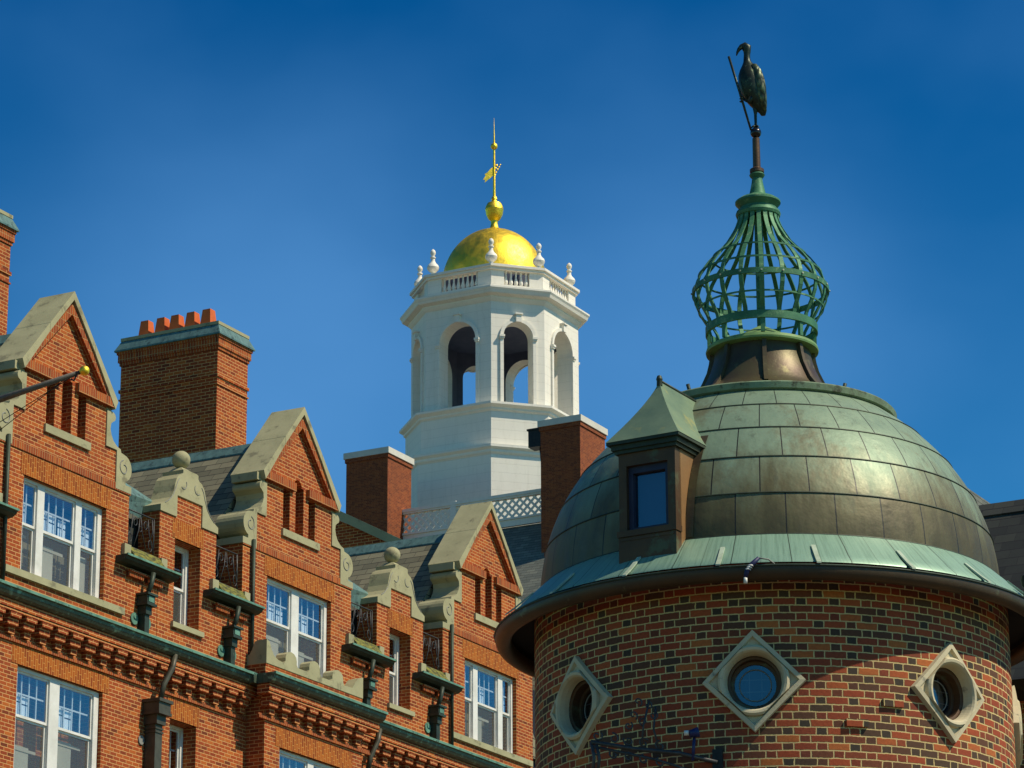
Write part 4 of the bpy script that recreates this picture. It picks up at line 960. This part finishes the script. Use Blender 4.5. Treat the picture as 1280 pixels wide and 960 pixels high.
lp = A0.lerp(A1, .78) + Vector((0, -.06, .22)); m = MB(); m.tube([lp, lp + Vector((.09, 0, .02))], [.035, .05], 12); m.tube([lp + Vector((.05, .02, 0)), lp + Vector((.03, .05, -.25))], .016, 6); m.build('lamp', plain('navy_lamp', (.02, .03, .12), (.015, .02, .08), 20, .4), K)
m = MB(); m.tube([lp + Vector((-.05, 0, .01)), lp + Vector((-.005, 0, .01))], .026, 10); m.build('lamp_cap', 'white', K)

# ================================================================== far slate-roofed hall with lattice balustrade
BX, BY = -.8066, 150.0
H = thing('slate_hall', 'distant brick hall with grey slate roof, white lattice balustrade and two tall brick chimneys', 'building', (BX, BY, 0), ROTZ)
m = MB(); m.box(-13.5, 13.5, -24, 24, 0, 33.2); m.build('hall_wall', 'far_brick', H)
m = MB()
for sg in (-1, 1):
    m.face([(sg * 14, -24.5, 33), (sg * 14, 24.5, 33), (sg * 7.4, 24.5, 40.75), (sg * 7.4, -24.5, 40.75)][::-sg])
m.face([(-7.4, -24.5, 40.75), (7.4, -24.5, 40.75), (7.4, 24.5, 40.75), (-7.4, 24.5, 40.75)])
m.face([(-14, -24.5, 33), (14, -24.5, 33), (7.4, -24.5, 40.75), (-7.4, -24.5, 40.75)]); m.face([(14, 24.5, 33), (-14, 24.5, 33), (-7.4, 24.5, 40.75), (7.4, 24.5, 40.75)])
m.build('slate_roof', 'slate_far', H)
UB = -7.5; m = MB(); m.box(UB - .06, UB + .10, -12, 8, 40.76, 41.05); m.box(UB - .12, UB + .16, -12, 8, 41.05, 41.14); m.box(UB - .10, UB + .12, -12, 8, 42.02, 42.10); m.box(UB - .14, UB + .16, -12, 8, 42.10, 42.24)
for k in range(5): m.box(UB - .13, UB + .15, -12 + k * 5 - .14, -12 + k * 5 + .14, 40.77, 42.28)
m.build('balustrade', 'trim_white', H) if 'trim_white' in MAT else m.build('balustrade', 'bell_white', H)
m = MB(); hz = .88; w = -12.
pit = .50
k = 0
while w < 8 - .9:
    for off, yy in ((0, UB - .012), (1, UB + .022)):
        a_, b_ = ((w, 41.14), (w + hz, 42.02)) if off == 0 else ((w + hz, 41.14), (w, 42.02))
        d = Vector((b_[0] - a_[0], b_[1] - a_[1])).normalized(); n2 = Vector((-d.y, d.x)) * .052
        m.prism_x([(a_[0] + n2.x, a_[1] + n2.y), (a_[0] - n2.x, a_[1] - n2.y), (b_[0] - n2.x, b_[1] - n2.y), (b_[0] + n2.x, b_[1] + n2.y)], yy - .016, yy + .016)
    w += pit / 1.35
m.build('lattice', 'bell_white', H)
def far_chimney(u0, u1, w0, w1, zt, zb):
    m = MB(); m.box(u0, u1, w0, w1, zb, zt - .46); m.box(u0 - .05, u1 + .05, w0 - .05, w1 + .05, zt - .46, zt - .28); ch = m.build('chimney', 'far_brick', H)
    m = MB(); m.box(u0 - .10, u1 + .10, w0 - .10, w1 + .10, zt - .28, zt); m.build('cap', 'cap_stone', ch); return ch
far_chimney(-8.95, -6.55, -9.0, -7.08, 44.84, 36)
far_chimney(-8.95, -6.85, .58, 2.72, 44.80, 36)
m = MB(); m.box(-8.9, -8.3, -7.05, -6.45, 43.75, 44.50); m.box(-8.95, -8.25, -7.05, -6.40, 44.50, 44.58)
m.tube([(-8.6, -6.9, 43.8), (-8.6, -6.95, 43.2), (-8.6, -7.07, 42.9)], .06, 6); m.build('floodlight', 'iron', H)

# ================================================================== white bell tower
E_ = thing('bell_tower', 'white eight-sided bell tower with arched openings, gold dome and gold weathervane', 'bell tower', (BX, BY, 40.8), ROTZ)
Z0 = 40.8
s0, bb0 = 3.553, 1.729
def octo(k, s=s0, b=bb0):
    s_, b_ = s * k, b * k
    return [(-s_, -b_), (-b_, -s_), (b_, -s_), (s_, -b_), (s_, b_), (b_, s_), (-b_, s_), (-s_, b_)]
def octo_loft(prof, name, mat='bell_white', parent=E_):
    m = MB()
    for (k0, z0), (k1, z1) in zip(prof, prof[1:]):
        A, B_ = octo(k0), octo(k1)
        for i in range(8):
            j = (i + 1) % 8
            m.face([(*A[i], z0 - Z0), (*A[j], z0 - Z0), (*B_[j], z1 - Z0), (*B_[i], z1 - Z0)])
    A = octo(prof[-1][0]); m.face([(*p, prof[-1][1] - Z0) for p in A]); A = octo(prof[0][0]); m.face([(*p, prof[0][1] - Z0) for p in A[::-1]])
    return m.build(name, mat, parent)
octo_loft([(1.11, 40.8), (1.11, 45.45)], 'lower_stage')
octo_loft([(1.11, 45.451), (1.135, 45.55), (1.135, 45.66), (1.17, 45.76), (1.17, 45.88), (1.08, 45.98)], 'lower_moulding')
octo_loft([(1.065, 45.98), (1.065, 47.56)], 'middle_stage')
octo_loft([(1.065, 47.561), (1.09, 47.64), (1.09, 47.72), (1.14, 47.84), (1.14, 47.95), (1.03, 48.03)], 'ledge')
MAT['shade_navy'] = plain('navy_painted_shade', (.085, .10, .15), (.06, .075, .12), 2, .85)  # belfry shade put into the colour as a dark navy
# arcade: eight panels with arches
WT = .72
def panel(p, q, hw, parent, zb=48.03, zs=51.25, ztop=52.95):
    """wall between corners p and q (outer face), arch half width hw"""
    P, Q = Vector(p), Vector(q); L = (Q - P).length; d = (Q - P).normalized(); nrm = Vector((d.y, -d.x)); mid = (P + Q) / 2
    if nrm.dot(mid) < 0: nrm = -nrm
    def W3(x, y, z): v = mid + d * x - nrm * y; return (v.x, v.y, z - Z0)
    m = MB(); h = L / 2; inn = h - WT * math.tan(R(22.5))
    def quad(pts): m.face([W3(*p_) for p_ in pts])
    N = 16; arc = [(hw * math.cos(math.pi - math.pi * k / N), zs + hw * math.sin(math.pi - math.pi * k / N)) for k in range(N + 1)]
    mi = MB()
    for y, hh in ((0, h), (WT, inn)):
        if y:
            def quad(pts): mi.face([W3(*p_) for p_ in pts])
        quad([(-hh, y, zb), (-hw, y, zb), (-hw, y, zs), (-hh, y, zs)]); quad([(hw, y, zb), (hh, y, zb), (hh, y, zs), (hw, y, zs)])
        quad([(-hh, y, zs), (-hw, y, zs), (-hw, y, ztop), (-hh, y, ztop)]); quad([(hw, y, zs), (hh, y, zs), (hh, y, ztop), (hw, y, ztop)])
        for k in range(N): (xa, za), (xb, zb_) = arc[k], arc[k + 1]; quad([(xa, y, za), (xb, y, zb_), (xb, y, ztop), (xa, y, ztop)])
    def quad(pts): m.face([W3(*p_) for p_ in pts])
    quad([(-hw, 0, zb), (-hw, WT, zb), (-hw, WT, zs), (-hw, 0, zs)]); quad([(hw, 0, zb), (hw, 0, zs), (hw, WT, zs), (hw, WT, zb)])
    for k in range(N): (xa, za), (xb, zb_) = arc[k], arc[k + 1]; quad([(xa, 0, za), (xa, WT, za), (xb, WT, zb_), (xb, 0, zb_)])
    pn = m.build('arcade_panel', 'bell_white', parent)
    mi.build('inner_shade_face', 'shade_navy', pn)  # inner wall faces coloured dark to imitate the dim belfry
    # pilasters, imposts, archivolt, keystone
    m = MB(); pw = .17
    def bx(x0, x1, y0, y1, z0, z1):
        c8 = [W3(x, y, z) for z in (z0, z1) for y in (y0, y1) for x in (x0, x1)]
        for f in ((0, 1, 3, 2), (4, 6, 7, 5), (0, 4, 5, 1), (2, 3, 7, 6), (0, 2, 6, 4), (1, 5, 7, 3)): m.face([c8[i] for i in f])
    for sg in (-1, 1):
        a_, b_ = sorted((sg * (hw + .01), sg * (hw + pw))); bx(a_, b_, -.09, 0, zb, zs - .12)
        a_, b_ = sorted((sg * (hw - .03), sg * (hw + pw + .05))); bx(a_, b_, -.19, .25, zs - .12, zs - .02); bx(a_ + .02, b_ - .02, -.15, .2, zs - .2, zs - .12)
    N = 18
    for k in range(N):
        t0, t1 = math.pi * k / N, math.pi * (k + 1) / N
        pts = []
        for t in (t0, t1):
            for r_ in (hw + .01, hw + pw):
                for y in (-.10, 0): pts.append(W3(r_ * math.cos(t), y, zs - .04 + r_ * math.sin(t)))
        a = pts
        m.face([a[0], a[2], a[6], a[4]]); m.face([a[0], a[4], a[5], a[1]]); m.face([a[2], a[3], a[7], a[6]])
    bx(-.13, .13, -.20, 0, zs + hw - .05, zs + hw + .30); bx(-.18, .18, -.26, 0, zs + hw + .301, zs + hw + .37)
    m.build('archivolt', 'bell_white', pn)
oc = octo(1.0)
for i in range(8):
    p_, q_ = oc[i], oc[(i + 1) % 8]
    L = math.hypot(p_[0] - q_[0], p_[1] - q_[1]); panel(p_, q_, .95 if L > 3 else .70, E_, zs=51.25 if L > 3 else 51.35)
octo_loft([(.78, 52.55), (.78, 52.56)], 'arcade_ceiling', 'arcade_in') if 'arcade_in' in MAT else octo_loft([(.79, 52.60), (.79, 52.90)], 'arcade_ceiling', 'shade_navy')  # ceiling carries the same painted shade
octo_loft([(1.0, 52.951), (1.02, 53.02), (1.04, 53.12), (1.04, 53.18), (1.11, 53.26), (1.125, 53.40), (1.14, 53.48), (1.14, 53.56), (1.0, 53.66)], 'main_cornice')
# parapet with balusters and urns
octo_loft([(.985, 53.661), (.985, 53.85)], 'parapet_plinth')
k_ = .965; oc2 = octo(k_)
cardinal = None
bal = MB(); bal.lathe([(.055, 0), (.06, .05), (.095, .12), (.10, .2), (.07, .30), (.045, .42), (.04, .58), (.055, .64), (.06, .70)], 10)
balo = None
m = MB(); mr = MB()
for i in range(8):
    P, Q = Vector(oc2[i]), Vector(oc2[(i + 1) % 8]); d = (Q - P).normalized(); L = (Q - P).length; nb = 8 if L > 3 else 5; span = nb * .245
    nrm = (P + Q).normalized()
    for a_, b_ in ((0, (L - span) / 2), ((L + span) / 2, L)):
        A = P + d * a_; B_ = P + d * b_
        c4 = [A + nrm * .02, B_ + nrm * .02, B_ - nrm * .26, A - nrm * .26]
        lo_ = [(v.x, v.y, 53.86 - Z0) for v in c4]; hi = [(v.x, v.y, 54.56 - Z0) for v in c4]
        m = MB()
        for q in range(4): m.face([lo_[q], lo_[(q + 1) % 4], hi[(q + 1) % 4], hi[q]])
        m.build('parapet_pedestal', 'bell_white', E_)
    for q in range(nb):
        v = P + d * ((L - span) / 2 + .245 * (q + .5)) - nrm * .12
        if balo is None: balo = bal.build('baluster', 'bell_white', E_); balo.location = (v.x, v.y, 53.86 - Z0)
        else: dup_leaf(balo, (v.x, v.y, 53.86 - Z0))
# top rail as a ring so the dome stands free inside it
m = MB()
def oring(ka, kb, z0, z1):
    A, B_ = octo(ka), octo(kb)
    for i in range(8):
        j = (i + 1) % 8
        m.face([(*A[i], z0), (*A[j], z0), (*A[j], z1), (*A[i], z1)]); m.face([(*B_[i], z1), (*B_[j], z1), (*B_[j], z0), (*B_[i], z0)])
        m.face([(*A[i], z1), (*A[j], z1), (*B_[j], z1), (*B_[i], z1)]); m.face([(*B_[i], z0), (*B_[j], z0), (*A[j], z0), (*A[i], z0)])
oring(1.0, .87, 54.561 - Z0, 54.68 - Z0); oring(1.025, .85, 54.681 - Z0, 54.80 - Z0); m.build('top_rail', 'bell_white', E_)
urn = MB(); urn.lathe([(.001, 0), (.24, 0), (.26, .05), (.20, .10), (.10, .15), (.09, .20), (.17, .26), (.26, .36), (.29, .46), (.25, .58), (.15, .68), (.10, .78), (.085, .90), (.13, .94), (.13, .99), (.07, 1.03), (.075, 1.07), (.125, 1.15), (.13, 1.24), (.09, 1.33), (.02, 1.39), (.001, 1.40)], 16)
uo = None
for x, y in octo(.90):
    if uo is None: uo = urn.build('urn', 'bell_white', E_); uo.location = (x, y, 54.8 - Z0)
    else: dup_leaf(uo, (x, y, 54.8 - Z0))
m = MB(); m.lathe([(2.7, 53.67 - Z0), (2.7, 54.9 - Z0), (2.55, 55.0 - Z0)], 48); m.build('dome_drum', 'shade_navy', E_)  # white drum coloured dark, imitating shade in the gaps between balusters
m = MB(); m.lathe([(2.52 * math.cos(R(t)), 55.0 - Z0 + 2.9 * math.sin(R(t))) for t in range(0, 80, 4)], 72); gd = m.build('gold_dome', 'gold', E_)
z = -Z0
m = MB(); m.lathe([(.62, 57.80 + z), (.50, 57.86 + z), (.32, 57.92 + z), (.20, 58.05 + z), (.16, 58.25 + z), (.17, 58.38 + z), (.30, 58.50 + z), (.40, 58.72 + z), (.43, 58.93 + z), (.44, 58.95 + z), (.42, 59.10 + z), (.33, 59.28 + z), (.14, 59.38 + z), (.12, 59.44 + z), (.15, 59.5 + z), (.12, 59.6 + z), (.07, 59.66 + z), (.06, 60.3 + z), (.05, 61.9 + z), (.05, 62.08 + z)] + [(.17 * math.sin(R(t)), 62.23 + z - .17 * math.cos(R(t))) for t in range(20, 170, 15)] + [(.045, 62.42 + z), (.02, 63.2 + z), (.004, 63.75 + z)], 24); fin = m.build('gold_finial', 'gold', E_)
# weathervane banner: built in the plane facing the viewer (turned against the tower axes)
m = MB(); m.prism([(.0, 61.20 + z), (-.16, 61.08 + z), (-.34, 60.86 + z), (-.46, 60.78 + z), (-.42, 60.70 + z), (-.54, 60.48 + z), (-.44, 60.50 + z), (-.46, 60.34 + z), (-.34, 60.46 + z), (-.16, 60.62 + z), (.0, 60.78 + z)], -.02, .02)
for dx, dz, r_ in ((.12, 61.26, .10), (.24, 61.18, .08), (.16, 61.05, .09), (.10, 60.90, .07), (.05, 60.75, .06), (.30, 61.30, .05), (.07, 61.12, .08)): m.tube([(dx - .02, -.03, dz + z - r_), (dx, 0, dz + z), (dx + .03, .03, dz + z + r_ * .8)], [.02, r_ * .6, .015], 8)
vn = m.build('weathervane', 'gold', E_); vn.rotation_euler = (0, 0, -ROTZ + R(8))

# ================================================================== dark slate house at the right edge
HX, HY = 7.656, 50.0
Q = thing('slate_house', 'dark slate-roofed brick house in shade behind the round tower, right edge', 'house', (HX, HY, 0), ROTZ)
m = MB(); m.box(-1.6, 6.0, -9, 1.2, 0, 12.6); m.build('house_wall', 'tower_brick', Q)
m = MB(); m.face([(0, .42, 15.78), (0, -10, 15.78), (-3.0, -10, 12.3), (-3.0, .42, 12.3)]); m.face([(0, -10, 15.78), (0, .42, 15.78), (6.5, .42, 12.3), (6.5, -10, 12.3)])
m.face([(-3.0, .42, 12.3), (6.5, .42, 12.3), (0, .42, 15.78)]); m.face([(6.5, -10, 12.3), (-3.0, -10, 12.3), (0, -10, 15.78)]); m.face([(-3.0, .42, 12.3), (-3.0, -10, 12.3), (6.5, -10, 12.3), (6.5, .42, 12.3)])
rf = m.build('slate_roof', 'slate_dark', Q)
m = MB(); m.prism([(-.20, 15.60), (0, 15.84), (.25, 15.70), (.25, 15.66), (0, 15.785), (-.17, 15.57)], -10.02, .44); m.build('ridge_slates', 'slate_dark', rf)
